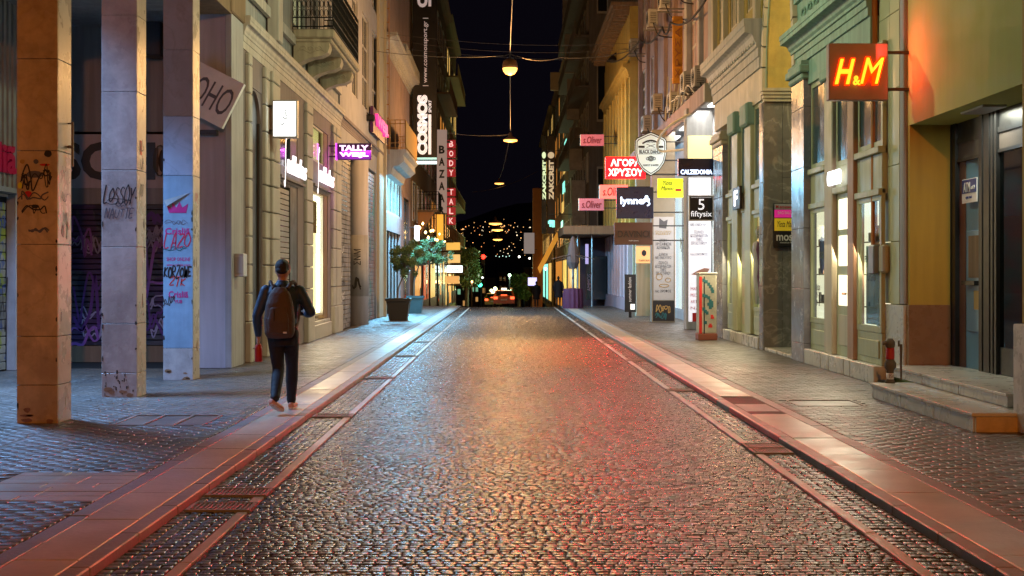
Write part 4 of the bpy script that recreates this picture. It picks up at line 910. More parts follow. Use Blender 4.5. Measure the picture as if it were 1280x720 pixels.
def bay_window(px0, px1, zb, zt, ztr, zhead, litm, X=X2):
    a_, b_ = yr(px1), yr(px0)
    piece('panel_below', gb, (X+.04,X+.16,a_,b_,.32,zb), M['green_pl'], .01); piece('panel_moulding', gb, (X+.02,X+.05,a_+.12,b_-.12,.42,zb-.12), M['green_pl'], .01)
    f = lit_window(gb, X, 1, a_, b_, zb, zt, litm, M['green_pl'], 1, 1, .09, .7)
    piece('panel_above', gb, (X+.04,X+.16,a_,b_,zt,ztr), M['green_pl'], .01); piece('transom', gb, (X-.02,X+.1,a_,b_,ztr,ztr+.1), M['green_pl'], .01); piece('transom', gb, (X-.01,X+.1,a_,b_,zt-.02,zt+.08), M['green_pl'], .01)
    window(gb, X, 1, a_, b_, ztr+.1, zhead, M['green_pl'], mat('blue_window', (.05,.09,.11), .08, spec=.8, bump=0), 1, 1, .09)
    return f, a_, b_
for k, px0, px1 in bays:
    a_, b_ = yr(px1), yr(px0)
    piece('plinth_stone', gb, (X2-.08,X2+.2,a_+.01,b_-.01,SW,.32), M['marble_w'], .01)
    if k == 'p': piece('pilaster', gb, (X2-.02,X2+.2,a_,b_,.32,5.1), M['beige'] if px0 < 1040 else M['terra'], .015); piece('pilaster_capital', gb, (X2-.1,X2+.2,a_-.05,b_+.05,4.95,5.12), M['green_st'], .02)
    elif k == 'w':
        f, a_, b_ = bay_window(px0, px1, .8, 2.85, 3.45, 5.1, lit1)
        for sh_ in range(3):
            zz = 1.15+sh_*.5; box('shelf', f, (X2+.1,X2+.14,a_+.15,b_-.15,zz,zz+.02), M['beige'])
            for it in range(4):
                y_i = a_+.2+(b_-a_-.45)*it/4; piece('folded_goods', f, (X2+.105,X2+.14,y_i,y_i+R.uniform(.06,.14),zz+.02,zz+R.uniform(.08,.26)), R.choice([M['terra'],M['paper'],M['gold_i'],M['lilac_pl'],M['ink_g']]), .01)
        if px0 < 1040:
            v, f2 = [], []
            o = (X2+.1,(a_+b_)/2-.0,2.0); pts = [orient((.2*math.cos(t_),.33*math.sin(t_),.004), 'W', o) for t_ in np.linspace(0,2*math.pi,20,False)]; raw('blue_oval_sticker', pts, [tuple(range(20))], mat('oval_blue', (.01,.05,.25), .4), f)
            text(f, 'END OF\nSEASON', 'W', (X2+.095,o[1],2.0), .22, .12, M['white_i'], ext=.002); text(f, 'Ωράριο\n09 – 21\n09 – 20', 'W', (X2+.1,o[1]+.3,1.3), .3, .4, M['ink_g'], ext=.002)
        else:
            text(f, 'FLARE HARE', 'W', (X2+.1,(a_+b_)/2+.1,1.9), .75, .1, M['ink'], ext=.003); text(f, 'OYSHO', 'W', (X2+.1,(a_+b_)/2+.1,1.62), .45, .12, M['ink_g'], ext=.003)
            piece('display_plinth', f, (X2+.11,X2+.14,a_+.3,b_-.25,.9,2.1), M['paper'], .02); piece('display_bag', f, (X2+.11,X2+.14,a_+.5,a_+.75,2.1,2.4), M['gold_i'], .05)
    else:
        d = piece('door', gb, (X2+.06,X2+.12,a_,b_,.32,3.0), M['green_pl'], .01)
        for s_ in (.5,1.15,1.8,2.4): piece('door_pane', d, (X2+.045,X2+.06,a_+.18,b_-.18,s_,s_+.5), M['beige'] if s_ < .6 else lit1, .01)
        MB().tube([(X2,a_+.15,1.35),(X2,a_+.35,1.35)], .02, 6).build('handle', M['steel'], d)
        piece('transom', gb, (X2-.02,X2+.1,a_,b_,3.0,3.1), M['green_pl'], .01); piece('panel_above', gb, (X2+.04,X2+.12,a_,b_,3.1,3.45), M['green_pl'], .01)
        window(gb, X2, 1, a_, b_, 3.45, 5.1, M['green_pl'], mat('blue_window'), 1, 1, .09)
# marble pillars
def pillar(y0, y1, X, z1, m, capm=None, dep=.5):
    z = SW
    for h_ in (.35,1.0,1.1,1.1,1.1,1.1,1.1):
        e = min(z+h_, z1)
        if e-z > .05: piece('marble_block', gb, (X,X+dep,y0,y1,z,e-.005), m, .006)
        z = e
    if capm:
        piece('capital', gb, (X-.05,X+dep,y0-.05,y1+.05,z1,z1+.12), capm, .03); piece('capital', gb, (X-.1,X+dep,y0-.1,y1+.1,z1+.12,z1+.26), capm, .02); piece('capital', gb, (X-.06,X+dep,y0-.06,y1+.06,z1+.26,z1+.34), capm, .01)
grm = mat('grey_blue_marble', (.2,.21,.26), .22, rnd=.1, nsc=3, nvar=.3, bump=.02, vein=((.4,.4,.42), .25))
pillar(24.64, 25.7, X2-.08, 5.2, grm, M['green_st'])
pillar(28.75, 29.15, X2-.05, 5.3, grm, None, .4); pillar(33.95, 35.4, X2-.08, 4.9, grm, M['beige'])
# passage far jamb (faces the camera)
jam = [(X2+.36,6.3),(6.31,7.4),(7.41,8.6)]
for i,(a_,b_) in enumerate(jam):
    for z0_, z1_ in ((SW,1.9),(1.905,3.7),(3.705,5.3)): piece('marble_slab', gb, (a_,b_,28.7,28.76,z0_,z1_), M['marble_d'], .003)
piece('marble_slab', gb, (X2-.04,X2+.355,28.7,28.745,SW,5.3), M['marble_d'], .003)
for k in range(4): box('impost_moulding', gb, (X2-.04-.02*k,8.6,28.62-.03*k,28.8,5.3+.07*k,5.365+.07*k), M['beige'])
# vault: barrel over y 25.75..28.7, springing 5.58
yc, rr_ = (25.75+28.7)/2, (28.7-25.75)/2; n_ = 20; v = []; f = []
for k in range(n_+1):
    a = math.pi*k/n_
    for X in (X2+.02, 9): v.append((X, yc+rr_*math.cos(a), 5.58+rr_*1.9*math.sin(a)))
f = [(2*k,2*k+1,2*k+3,2*k+2) for k in range(n_)]; raw('passage_vault', v, f, M['yellow_pl'], gb)
box('passage_wall', gb, (X2+.36,9,28.705,28.9,5.58,9.5), M['yellow_pl']); box('passage_back', gb, (9,9.2,25.5,29,SW,9), M['marble_d']); box('passage_wall', gb, (X2+.45,9,25.5,25.74,SW,6), M['marble_d'])
mb = MB()      # masonry around arch on the facade
for k in range(n_):
    a0, a1 = math.pi*k/n_, math.pi*(k+1)/n_
    for ex, mm in ((0,0),): 
        p0 = (yc+rr_*math.cos(a0), 5.58+rr_*1.9*math.sin(a0)); p1 = (yc+rr_*math.cos(a1), 5.58+rr_*1.9*math.sin(a1))
        v = [(X2,p0[0],p0[1]),(X2,p1[0],p1[1]),(X2,p1[0],11),(X2,p0[0],11)]; v += [(x+.05,y,z) for x,y,z in v]; mb.add((v, [(0,1,2,3),(7,6,5,4),(4,5,1,0)]))
mb.build('arch_wall', M['green_st'], gb)
for k in range(n_):
    a0, a1 = math.pi*(k+.04)/n_, math.pi*(k+.96)/n_; v = []
    for X in (X2-.07, X2+.03):
        for r0 in (1, 1.14): v += [(X, yc+rr_*r0*math.cos(a0), 5.58+rr_*(1.9+(r0-1))*math.sin(a0)), (X, yc+rr_*r0*math.cos(a1), 5.58+rr_*(1.9+(r0-1))*math.sin(a1))]
    raw('arch_stone', v, [(0,1,3,2),(4,6,7,5),(0,4,5,1),(2,3,7,6),(0,2,6,4),(1,5,7,3)], M['beige'], gb)
piece('threshold', gb, (X2-.02,X2+.6,25.78,28.68,SW,.12), M['marble_w'], .01)
# far shopfront
for k, px0, px1 in (('w',940,951.5),('p',932,939.5),('d',923.5,931.5),('p',916,923),('w',907.5,915.5)):
    a_, b_ = yr(px1), yr(px0)
    piece('plinth_stone', gb, (X2-.08,X2+.2,a_+.01,b_-.01,SW,.3), M['marble_w'], .01)
    if k == 'p': piece('pilaster', gb, (X2-.03,X2+.2,a_,b_,.32,5.0), M['green_pl'], .02); piece('pilaster_capital', gb, (X2-.14,X2+.2,a_-.05,b_+.05,5.0,5.5), M['green_st'], .04)
    elif k == 'w':
        f, a_, b_ = bay_window(px0, px1, .85, 3.0, 3.55, 5.4, emit('warm_shop', (1,.8,.42), 2.2))
        if px0 > 930:
            for q_ in range(2):     # mannequins in the window
                yq = a_+.4+q_*.45; v, f2 = lathe(X2+.12, yq, [(.09,1.0),(.1,1.3),(.14,1.6),(.11,1.85),(.16,2.2),(.14,2.35),(.04,2.42),(.07,2.5),(.09,2.6),(.05,2.72)], 10); raw('mannequin', v, f2, [M['purple'],M['paper']][q_], f, smooth=True)
    else:
        d = piece('door', gb, (X2+.06,X2+.12,a_,b_,.3,3.1), M['green_pl'], .01)
        for s_ in (.5,1.15,1.8,2.45): piece('door_pane', d, (X2+.045,X2+.06,a_+.2,b_-.2,s_,s_+.5), M['beige'], .01)
        window(gb, X2, 1, a_, b_, 3.45, 5.4, M['green_pl'], mat('blue_window'), 1, 1, .09); piece('panel_above', gb, (X2+.04,X2+.12,a_,b_,3.1,3.45), M['green_pl'], .01)
wall(gb, X2, X2+.5, 29.2, 35.75, 5.4, 6.1, [], M['beige'], 'lintel_wall'); cornice(gb, X2, 1, 29.16, 35.78, 6.1, 7.15, M['cornice'], .38, 7)
ops = [(29.9,31.1,7.6,11),(32.2,33.4,7.6,11),(34.2,35.2,7.6,11)]
wall(gb, X2+.02, X2+.5, 29.2, 35.75, 7.15, 13, ops, M['yellow_pl'], 'upper_wall')
for o_ in ops: window(gb, X2, 1, o_[0], o_[1], o_[2], o_[3], M['beige'], mat('olive_shutter', (.2,.18,.08), .6), 2, 4, .08)
for a_ in (29.35,31.4,33.7,35.4): piece('pilaster', gb, (X2-.1,X2+.1,a_,a_+.3,7.16,13), M['beige'], .02)
dent = MB()
for k in range(22): dent.box(X2-.16,X2+.02,29.3+k*.3,29.42+k*.3,6.62,6.74)
dent.build('dentils', M['cornice'], gb)
box('core', gb, (X2+1.1,X2+1.3,20.42,25.5,SW,9), M['mortar']); box('core', gb, (X2+1.1,X2+1.3,29,35.75,SW,13), M['mortar'])
# signs on green building
t = thing('fascia_sign', (X2-.06,yr(1048),hz(222,yr(1048))-.15), 'small glowing white lettering on the green panel over the glazed door', 'sign')
text(t, 'OYSHO', 'W', (X2-.05,yr(1048),hz(222,yr(1048))), .85, .24, emit('white_neon', (.95,.9,1), 2.2), ext=.04, bold=.04)
ya, yb = yr(931), yr(922); zc_ = hz(248,yr(926)); t = thing('small_sign', (X2-.1,(ya+yb)/2,zc_-.3), 'small dark square sign with a white letter on the far green shopfront', 'sign')
piece('sign_panel', t, (X2-.12,X2-.06,ya,yb,zc_-.26,zc_+.26), M['ink'], .01); text(t, 'F', 'W', (X2-.122,(ya+yb)/2,zc_), .45, .36, emit('white_neon', (.95,.9,1), 2.2), ext=.01, bold=.03)
yy = 28.62; t = thing('sign_board', (fx(985,yy),yy,hz(308,yy)), 'stacked pink, yellow and black shop boards on the dark marble wall', 'sign')
b = fr(968,1003,255,308,yy); piece('backing', t, (b[0]-.02,b[1],yy,yy+.06,b[2]-.02,b[3]+.02), M['dark'], .006)
bb = lambda p0,p1: (b[0],b[1]-.02,yy-.014,yy,hz(p1,yy),hz(p0,yy))
f1 = piece('white_board', t, bb(255,262), M['paper'], .002); text(f1, 'M accessorize', 'S', (fx(983,yy),yy-.016,hz(258.5,yy)), .45, .07, M['red'], ext=.003, bold=.02)
f1 = piece('pink_board', t, bb(262.3,272), emit('pink_face', (.9,.03,.35), .35), .002); text(f1, 'BAG SALOON', 'S', (fx(984,yy),yy-.016,hz(266,yy)), .4, .06, M['white_i'], ext=.003)
f1 = piece('yellow_board', t, bb(273,288.5), emit('yellow_board_face', (.6,.42,.02), .35), .002); text(f1, 'Yiota Manou', 'S', (fx(984,yy),yy-.016,hz(280,yy)), .42, .13, M['ink'], ext=.003, shear=.4)
f1 = piece('black_board', t, bb(289,307.5), M['ink'], .002); text(f1, 'mossi', 'S', (fx(984,yy),yy-.016,hz(296,yy)), .46, .17, M['white_i'], ext=.003, bold=.02); text(f1, 'mossico furs', 'S', (fx(984,yy),yy-.016,hz(303,yy)), .3, .04, M['white_i'], ext=.003)
# cabinet with pixel tiles
t = thing('street_cabinet', (4.85+.35,33.2,SW), 'dented pale metal cabinet with teal and red pixel stickers on a rusty red base', 'cabinet')
yy = 33; b = fr(873,897,343,417,yy); zb = hz(417,yy)
piece('base', t, (b[0]-.0,b[1]+.0,yy,yy+.55,SW,zb), mat('rusty_red_base', (.25,.07,.04), .7, bump=.5), .02); piece('body', t, (b[0]+.02,b[1]-.02,yy+.02,yy+.53,zb,b[3]), mat('cabinet_cream', (.48,.47,.4), .5, dirt=.4), .02)
piece('lid', t, (b[0],b[1],yy,yy+.55,b[3],b[3]+.05), M['alu'], .02); piece('side_stripe', t, (b[0]+.02,b[0]+.09,yy+.012,yy+.02,zb,b[3]-.05), M['red'], .002); piece('side_stripe', t, (b[0]+.13,b[0]+.16,yy+.012,yy+.02,zb,b[3]-.05), M['ink'], .002)
for px,py in ((880,350),(883,352),(886,355),(888,358),(890,361),(891,364),(880,369),(883,370),(886,372),(888,376),(890,378),(888,380),(886,380),(890,382),(888,384),(880,386),(882,389),(884,391),(882,403)):
    box('pixel_tile', t, (fx(px,yy)-.035,fx(px,yy)+.035,yy+.01,yy+.018,hz(py,yy)-.045,hz(py,yy)+.035), M['teal_i'])
for px,py in ((890,397),(891,397),(890,395),(887,408),(889,408),(888,406)): box('pixel_tile', t, (fx(px,yy)-.03,fx(px,yy)+.03,yy+.007,yy+.016,hz(py,yy)-.03,hz(py,yy)+.03), M['red'])

# ---- pink building with the canopy
X3 = 5.7
pb = thing('apartment_building', (7, 47, 0), 'tall pink rendered building crowded with air conditioners above a white lit canopy', 'building')
ops = []
for fl in range(5):
    for k in range(6): ops.append((37.2+k*3.8,38.6+k*3.8,7.9+fl*3.3,10.2+fl*3.3))
wall(pb, X3, X3+.4, 35.8, 58.9, 6.65, 25, ops, M['pink_pl'])
box('back_wall', pb, (X3+.9,X3+1.1,35.8,58.9,SW,25), M['mortar'])
for o_ in ops: window(pb, X3, 1, o_[0], o_[1], o_[2], o_[3], M['frame_w'], mat('rose_shutter', (.3,.2,.19), .6) if R.random() < .5 else None, 2, 3, .08)
for k in range(8): piece('vertical_rib', pb, (X3-.14,X3+.05,36.3+k*3.0+(.2 if k%2 else 0),36.75+k*3.0,6.66,25), M['pink_pl'] if k > 2 else M['white_pl'], .02)
piece('corner_pier', pb, (X3-.3,X3+.1,35.82,36.6,6.66,25), M['white_pl'], .02)
can = piece('canopy', pb, (X3-.35,X3+.9,36.4,58.5,6.45,6.65), M['white_pl'], .02); piece('canopy_fascia', pb, (X3-.45,X3-.35,36.4,58.5,6.25,6.75), M['pink_pl'], .01); piece('canopy_end', pb, (X3-.45,X3+.8,36.2,36.4,6.25,6.75), M['beige'], .01)
for k in range(4): piece('ceiling_light', can, (X3+.0,X3+.3,37.5+k*3.2,38.7+k*3.2,6.41,6.45), emit('canopy_light', (.92,1,.93), 3), .004)
# ground floor lit shop behind pillars
ops = [(38.4,44.6,SW+.3,4.6),(45.2,51,SW+.3,4.6)]
wall(pb, 6.15, 6.4, 35.8, 51.5, SW, 6.45, ops, M['white_pl'], 'shop_wall')
wlit = emit('white_shop', (.95,.97,1), 1.8)
f = lit_window(pb, 6.15, 1, 38.4, 44.6, SW+.3, 4.6, wlit, M['white_pl'], 2, 1, .06, .45); text(f, 'lynne', 'W', (6.25,43.3,2.5), 2.2, .5, M['ink_g'], ext=.01)
f = lit_window(pb, 6.15, 1, 45.2, 51, SW+.3, 4.6, wlit, M['white_pl'], 2, 1, .06, .45); text(f, 'lynne', 'W', (6.25,47.8,2.7), 2.4, .5, M['ink_g'], ext=.01)
ops = [(52.4,58,SW+.2,3.6)]
wall(pb, 5.55, 5.9, 51.6, 58.9, SW, 6.45, ops, M['cream'], 'shop_wall'); f = lit_window(pb, 5.55, 1, 52.4, 58, SW+.2, 3.6, emit('rose_shop', (1,.55,.45), 1.6), M['dark'], 3, 1, .08, .5)
# poster pillars
P1 = fr(858,891,170,412,39.3); yy = 39.3
p1 = piece('poster_pillar', pb, (P1[0],P1[1],yy,yy+.6,SW,6.45), M['white_pl'], .01)
piece('yellow_light_panel', p1, (P1[0]+.04,P1[1]-.03,yy-.03,yy,hz(199,yy),hz(170,yy)), emit('yellow_cream', (1,.82,.35), .8), .004)
piece('poster', p1, (P1[0]+.06,P1[1]-.06,yy-.012,yy,hz(402,yy),hz(222,yy)), emit('backlit_poster', (.85,.83,.95), .75), .002)
for k,(s_,py,h_,m_) in enumerate((('ΜΕ ΕΝΕΧΥΡΟ',281,.08,'ink_g'),('ΠΩΛΗΣΗ\nΚΟΣΜΗΜΑΤΩΝ\nΤΙΜΕΣ\nΕΡΓΑΣΤΗΡΙΟΥ',297,.42,'ink_g'),('1ος ΟΡΟΦΟΣ',318,.09,'ink_g'),('MANICURE',361,.09,'red'),('PEDICURE',369,.09,'red'),('ARTIFICIAL',377,.09,'red'),('NAILS',385,.09,'red'))):
    text(p1, s_, 'S', (fx(874,yy),yy-.014,hz(py,yy)), .5, h_, M[m_], ext=.004, name='printed_line')
vv = [orient(p, 'S', (fx(876,yy),yy-.016,hz(341,yy))) for p in ((-.28,-.05,0),(0,-.08,0),(.2,.02,0),(.26,.12,0),(.1,.14,0),(-.1,.06,0))]; raw('printed_hand', vv, [tuple(range(6))], mat('print_skin', (.6,.3,.22), .5), p1)
for px in (868,875): piece('printed_bottle', p1, (fx(px,yy)-.06,fx(px,yy)+.06,yy-.018,yy-.012,hz(402,yy),hz(391,yy)), M['red'], .001)
P2 = fr(815,844,205,403,45.1); yy = 45.1
p2 = piece('poster_pillar', pb, (P2[0],P2[1],yy,yy+.6,SW,6.45), mat('taupe_render', (.28,.25,.2), .7), .01)
piece('poster', p2, (P2[0]+.05,P2[1]-.05,yy-.012,yy,hz(375,yy),hz(271,yy)), M['paper'], .002); piece('black_panel', p2, (P2[0]+.03,P2[1]-.03,yy-.014,yy,SW+.05,hz(376,yy)), M['ink'], .002)
scribble(p2, 'S', (fx(830,yy),yy-.016,hz(386,yy)), .55, .35, M['gold_i'], 120, 9, .03); scribble(p2, 'S', (fx(827,yy),yy-.016,hz(395,yy)), .4, .25, M['teal_i'], 121, 9, .025)
vv = [orient(p, 'S', (fx(829,yy),yy-.014,hz(279,yy))) for p in ((-.14,-.15,0),(.1,-.18,0),(.15,.12,0),(.02,.06,0),(-.13,.17,0))]; raw('printed_mark', vv, [tuple(range(5))], M['ink_g'], p2)
for k,(s_,py,h_,m_) in enumerate((('GOLDEN\nMARKET',291,.14,'gold_i'),('ΑΓΟΡΑ\nΧΡΥΣΑΦΙΚΩΝ\nΑΣΗΜΙΚΩΝ',305,.34,'ink_g'),('ΔΑΝΕΙΑ\nΜΕ ΕΝΕΧΥΡΟ',320,.2,'ink_g'),('ΠΩΛΗΣΗ\nΚΟΣΜΗΜΑΤΩΝ\nΤΙΜΕΣ\nΕΡΓΑΣΤΗΡΙΟΥ',335,.45,'ink_g'),('1ος ΟΡΟΦΟΣ',364,.1,'ink'))):
    text(p2, s_, 'S', (fx(829,yy),yy-.014,hz(py,yy)), .52, h_, M[m_], ext=.004, name='printed_line')
for (px,py,rw,rh) in ((824,346,.1,.1),(835,350,.09,.07),(830,357,.16,.05)):
    MB().tube([(fx(px,yy)+rw*math.cos(t_),yy-.016,hz(py,yy)+rh*math.sin(t_)) for t_ in np.linspace(0,6.28,14)], .012, 4).build('printed_ring', M['gold_i'], p2)
P3 = fr(795,813,308,396,52); yy = 51.9; p3 = piece('side_pillar', pb, (P3[0],5.56,yy,yy+.5,SW,6.45), M['beige'], .01)
# AC units
acg = 'air conditioning units on the pink facade'
def ac_unit(px, py, y, label, wpx=None):
    X = fx(px, y); z = hz(py, y); t = thing('air_conditioner', (X, y, z), label, 'air conditioner', acg)
    piece('casing', t, (X-.17,X+.17,y-.4,y+.4,z,z+.6), M['ac'], .02)
    v, f = [], []; g = MB()
    for r_ in (.22,.16,.1,.04): g.tube([(X-.178, y-.08+r_*math.cos(a), z+.3+r_*math.sin(a)) for a in np.linspace(0,6.28,16)], .006, 4, False)
    g.build('fan_grille', M['dark'], t)
    g = MB(); 
    for k in range(7): g.box(X-.1,X+.1,y-.405,y-.4,z+.1+k*.06,z+.12+k*.06)
    g.build('side_vents', M['dark'], t)
    MB().box(X-.2,X3,y-.3,y-.26,z-.05,z-.005).box(X-.2,X3,y+.26,y+.3,z-.05,z-.005).build('bracket', M['grate'], t)
    MB().tube(curve([(X,y-.42,z+.1),(X+.05,y-.5,z-.1),(X+.2,y-.5,z-.35),(X3,y-.4,z-.4)]), .02, 5).build('hose', M['rubber'], t)
for px,py,y,lab in ((873,110,39.5,'large air conditioner right above the canopy end'),(859,116,41,'air conditioner hidden behind the nearest one over the canopy'),(815,35,47,'air conditioner high on the pink wall'),(830,12,44,'air conditioner at the top edge beside the orange banner'),(792,68,56,'air conditioner next to the yellow building'),(821,140,47.5,'air conditioner low on the pink wall above the shield sign'),(842,140,43.5,'air conditioner squeezed between pipes above the yellow sign'),(808,165,52,'small air conditioner left of the shield sign'),(843,-8,42,'air conditioner half cut by the top of the photo')): ac_unit(px,py,y,lab)
mb = MB()
for k in range(5): mb.tube(curve([(X3-.4,38.5+k*1.2,6.8+.1*k),(X3-.5,39.3+k*1.3,7.1),(X3-.45,41+k,6.75),(X3-.2,42.5+k,7.6+.2*k)]), .025, 5)
props(mb.build('pipe_bundle', mat('pipe_ivory', (.5,.47,.38), .6)), 'tangle of pale pipes lying along the top of the canopy', 'pipes')
props(MB().tube(curve([(5.35,38.9,6.3),(4.75,40,6.0),(4.6,41.5,5.7),(4.8,42,5.45),(5.6,39.5,5.35)]), .04, 6).build('cable_loop', mat('pipe_ivory')), 'pale cable looping under the canopy towards the cream panel', 'cable')
b = fr(841,853.5,20,112,43); t = thing('vertical_banner_sign', (b[0],43,b[2]), 'weathered orange vertical sign on the pink facade', 'sign')
piece('sign_panel', t, (b[0],b[1]+.0,43,43.15,b[2]+.2,b[3]), mat('orange_sign', (.6,.25,.01), .6, dirt=.4, nvar=.3), .01); text(t, 'ΧΡΥΣΑ', 'S', ((b[0]+b[1])/2,42.99,(b[2]+b[3])/2), 1.6, .17, mat('faded_red', (.3,.1,.02), .6), rot=math.pi/2, bold=.01); box('bracket', t, (b[1],X3,43.05,43.1,b[3]-.2,b[3]-.15), M['dark'])

# ---- hanging shop signs (right)
navy = mat('navy_panel', (.008,.014,.05), .3)
blu = emit('blue_white_neon', (.62,.75,1), 2.4)
yy = 37.2; b = fr(848,893,198,220,yy); t = sign('projecting_sign', 'long dark navy sign with glowing blue-white lettering along its lower edge', b, yy, navy, .2, wallx=X3+.1)
text(t, 'CALZEDONIA', 'S', ((b[0]+b[1])/2,yy-.01,b[2]+.11), (b[1]-b[0])*.88, .13, blu, bold=.04)
yy = 37.6; b = fr(861,892,244,276,yy); t = sign('projecting_sign', 'square black sign with white border and a big numeral five', b, yy, M['white_i'], .15, wallx=X3+.1)
piece('black_field', t, (b[0]+.03,b[1]-.03,yy-.012,yy,b[2]+.03,b[3]-.03), M['ink'], .002); wl = emit('soft_white', (.9,.9,.95), .9)
text(t, '5', 'S', ((b[0]+b[1])/2,yy-.014,b[2]+.45), .17, .3, wl, bold=.0); text(t, 'fiftysix', 'S', ((b[0]+b[1])/2,yy-.014,b[2]+.17), .58, .2, wl, bold=.0); box('thin_frame', t, (b[0]+.06,b[1]-.06,yy-.014,yy-.012,b[3]-.065,b[3]-.06), wl)
yy = 42; b = fr(822,854,223,247,yy); t = sign('projecting_sign', 'bright yellow sign with black script and small red lips', b, yy, emit('yellow_sign_face', (.75,.8,.02), .7), .12, wallx=X3+.45)
text(t, 'Yiota\nManou', 'S', (b[0]+.3,yy-.005,b[2]+.37), .4, .3, M['ink'], ext=.006, shear=.4); piece('printed_lips', t, (b[1]-.24,b[1]-.06,yy-.006,yy,b[2]+.2,b[2]+.27), M['red'], .002); text(t, 'beauty spot', 'S', (b[1]-.28,yy-.005,b[2]+.07), .36, .05, M['gold_i'], ext=.004)
# shield sign
yy = 43.5; o = (fx(813.5,yy), yy, hz(192,yy)); t = thing('shield_sign', (o[0],yy,hz(220,yy)), 'white shield shaped barber sign with black border and lettering', 'sign')
sh = [(0,.69),(.1,.66),(.45,.5),(.5,.43),(.51,0),(.44,-.3),(.28,-.53),(.12,-.65),(0,-.72)]; sh = sh+[(-x,y) for x,y in sh[-2:0:-1]]
def plate(nm, pts, z0, z1, m): 
    n_ = len(pts); v = [orient((x,y,z1),'S',o) for x,y in pts]+[orient((x,y,z0),'S',o) for x,y in pts]
    return raw(nm, v, [tuple(range(n_))[::-1], tuple(range(n_,2*n_))]+[(k,(k+1)%n_,n_+(k+1)%n_,n_+k) for k in range(n_)], m, t)
plate('backing', sh, -.1, 0, M['ink']); plate('white_rim', [(x*.95,y*.95) for x,y in sh], 0, .008, emit('shield_white', (.6,.72,.78), .35)); plate('black_rim', [(x*.9,y*.9) for x,y in sh], .008, .012, M['ink']); plate('shield_face', [(x*.85,y*.86) for x,y in sh], .012, .018, emit('shield_white', (.6,.72,.78), .35))
tt = lambda s_, dy, w_, h_, bd=.02, m_=M['ink']: text(t, s_, 'S', (o[0],yy-.019,o[2]+dy), w_, h_, m_, ext=.004, bold=bd)
tt('TATTOO', .38, .26, .07); tt('BLACK DAHLIA', .06, .74, .12, .03); tt('HAIRCUT & BARBER', -.37, .5, .06); piece('black_bar', t, (o[0]-.4,o[0]-.2,yy-.022,yy-.018,o[2]+.18,o[2]+.25), M['ink'], .001); piece('black_bar', t, (o[0]+.2,o[0]+.4,yy-.022,yy-.018,o[2]+.18,o[2]+.25), M['ink'], .001)
box('thin_rule', t, (o[0]-.4,o[0]+.4,yy-.021,yy-.018,o[2]+.14,o[2]+.15), M['ink']); box('thin_rule', t, (o[0]-.4,o[0]+.4,yy-.021,yy-.018,o[2]-.02,o[2]-.01), M['ink'])
mb = MB()
for r_, dx in ((.09,0),(.06,0),(.03,0),(.05,.1),(.05,-.1)): mb.tube([(o[0]+dx+r_*math.cos(a),yy-.022,o[2]-.16+r_*.9*math.sin(a)) for a in np.linspace(0,6.28,10)], .01, 4)
mb.tube([(o[0]-.14,yy-.022,o[2]+.3),(o[0]+.14,yy-.022,o[2]+.19)], .008).tube([(o[0]+.14,yy-.022,o[2]+.3),(o[0]-.14,yy-.022,o[2]+.19)], .008)
mb.add(ribbon_vf([(-.27+.54*k/10, .32+.1*math.sin(math.pi*k/10)) for k in range(11)], .05, 'S', (o[0],yy,o[2]), .021)); mb.build('printed_rose_and_combs', M['ink'], t)
MB().tube([(o[0]-.2,yy+.05,o[2]+.38),(X3,yy+.05,o[2]+.38)], .02).build('bracket', M['iron'], t)
yy = 45; b = fr(757,807,196,223,yy); t = sign('projecting_sign', 'red lightbox sign with white Greek lettering for gold buying', b, yy, emit('red_lightbox', (1,.004,.008), 4), .25, wallx=X3)
wr = emit('white_letters_lit', (1,.75,.7), 2.2)
text(t, 'ΑΓΟΡΑ', 'S', ((b[0]+b[1])/2,yy-.01,b[2]+.52), 1.0, .24, wr, bold=.035); text(t, 'ΧΡΥΣΟΥ', 'S', ((b[0]+b[1])/2,yy-.01,b[2]+.2), 1.16, .26, wr, bold=.035)
pk = 'pink clothes shop signs on the right'
for (pa,pb_,pt,pb2,y_,c_,s_,lab) in ((750,785,231,248,49,(1,.16,.13),1.2,'nearest pink clothes sign, half behind the dark navy square sign'),(724,755,248,263,62,(.4,.12,.16),.5,'lower far pink clothes sign above the brown kiosk roof'),(726,755,168,182,64,(.4,.1,.13),.5,'upper far pink clothes sign below the yellow eaves')):
    b = fr(pa,pb_,pt,pb2,y_); t = sign('projecting_sign', lab, b, y_, emit('pink%d' % int(y_), c_, s_*1.3), .2, group=pk, wallx=X3 if y_ < 60 else 5.3)
    text(t, 's.Oliver', 'S', ((b[0]+b[1])/2,y_-.01,(b[2]+b[3])/2), (b[1]-b[0])*.8, (b[3]-b[2])*.62, mat('dark_red_ink', (.2,.01,.02), .5), shear=.2, bold=.01)
    box('white_edge', t, (b[0]-.03,b[0],y_,y_+.2,b[2],b[3]), M['white_i'])
yy = 42.5; b = fr(771,817,234,273,yy); t = sign('projecting_sign', 'dark navy square sign with glowing white lowercase lettering and clover', b, yy, navy, .2, wallx=X3+.4)
text(t, 'lynne', 'S', (fx(790,yy),yy-.012,hz(252,yy)), .72, .3, blu, bold=.03)
mb = MB(); cxx, czz = fx(808,yy), hz(250,yy)
for a in (90,210,330): v, f = lathe(0,0,[(.055,0),(.055,.02)],10); mb.add(([(cxx+.06*math.cos(math.radians(a))+x, yy-.012-z, czz+.03+.06*math.sin(math.radians(a))+y) for x,y,z in v], f))
mb.add(ribbon_vf(curve([(-.12,-.12),(0,-.02),(.1,-.12),(.02,-.18)]), .04, 'S', (cxx,yy,czz), .014)); mb.build('clover', blu, t)
yy = 43; b = fr(768,816,278,306,yy); t = sign('projecting_sign', 'dark brown sign with dim bronze lettering below the navy square sign', b, yy, mat('brown_sign', (.09,.035,.02), .4), .2, wallx=X3+.4)
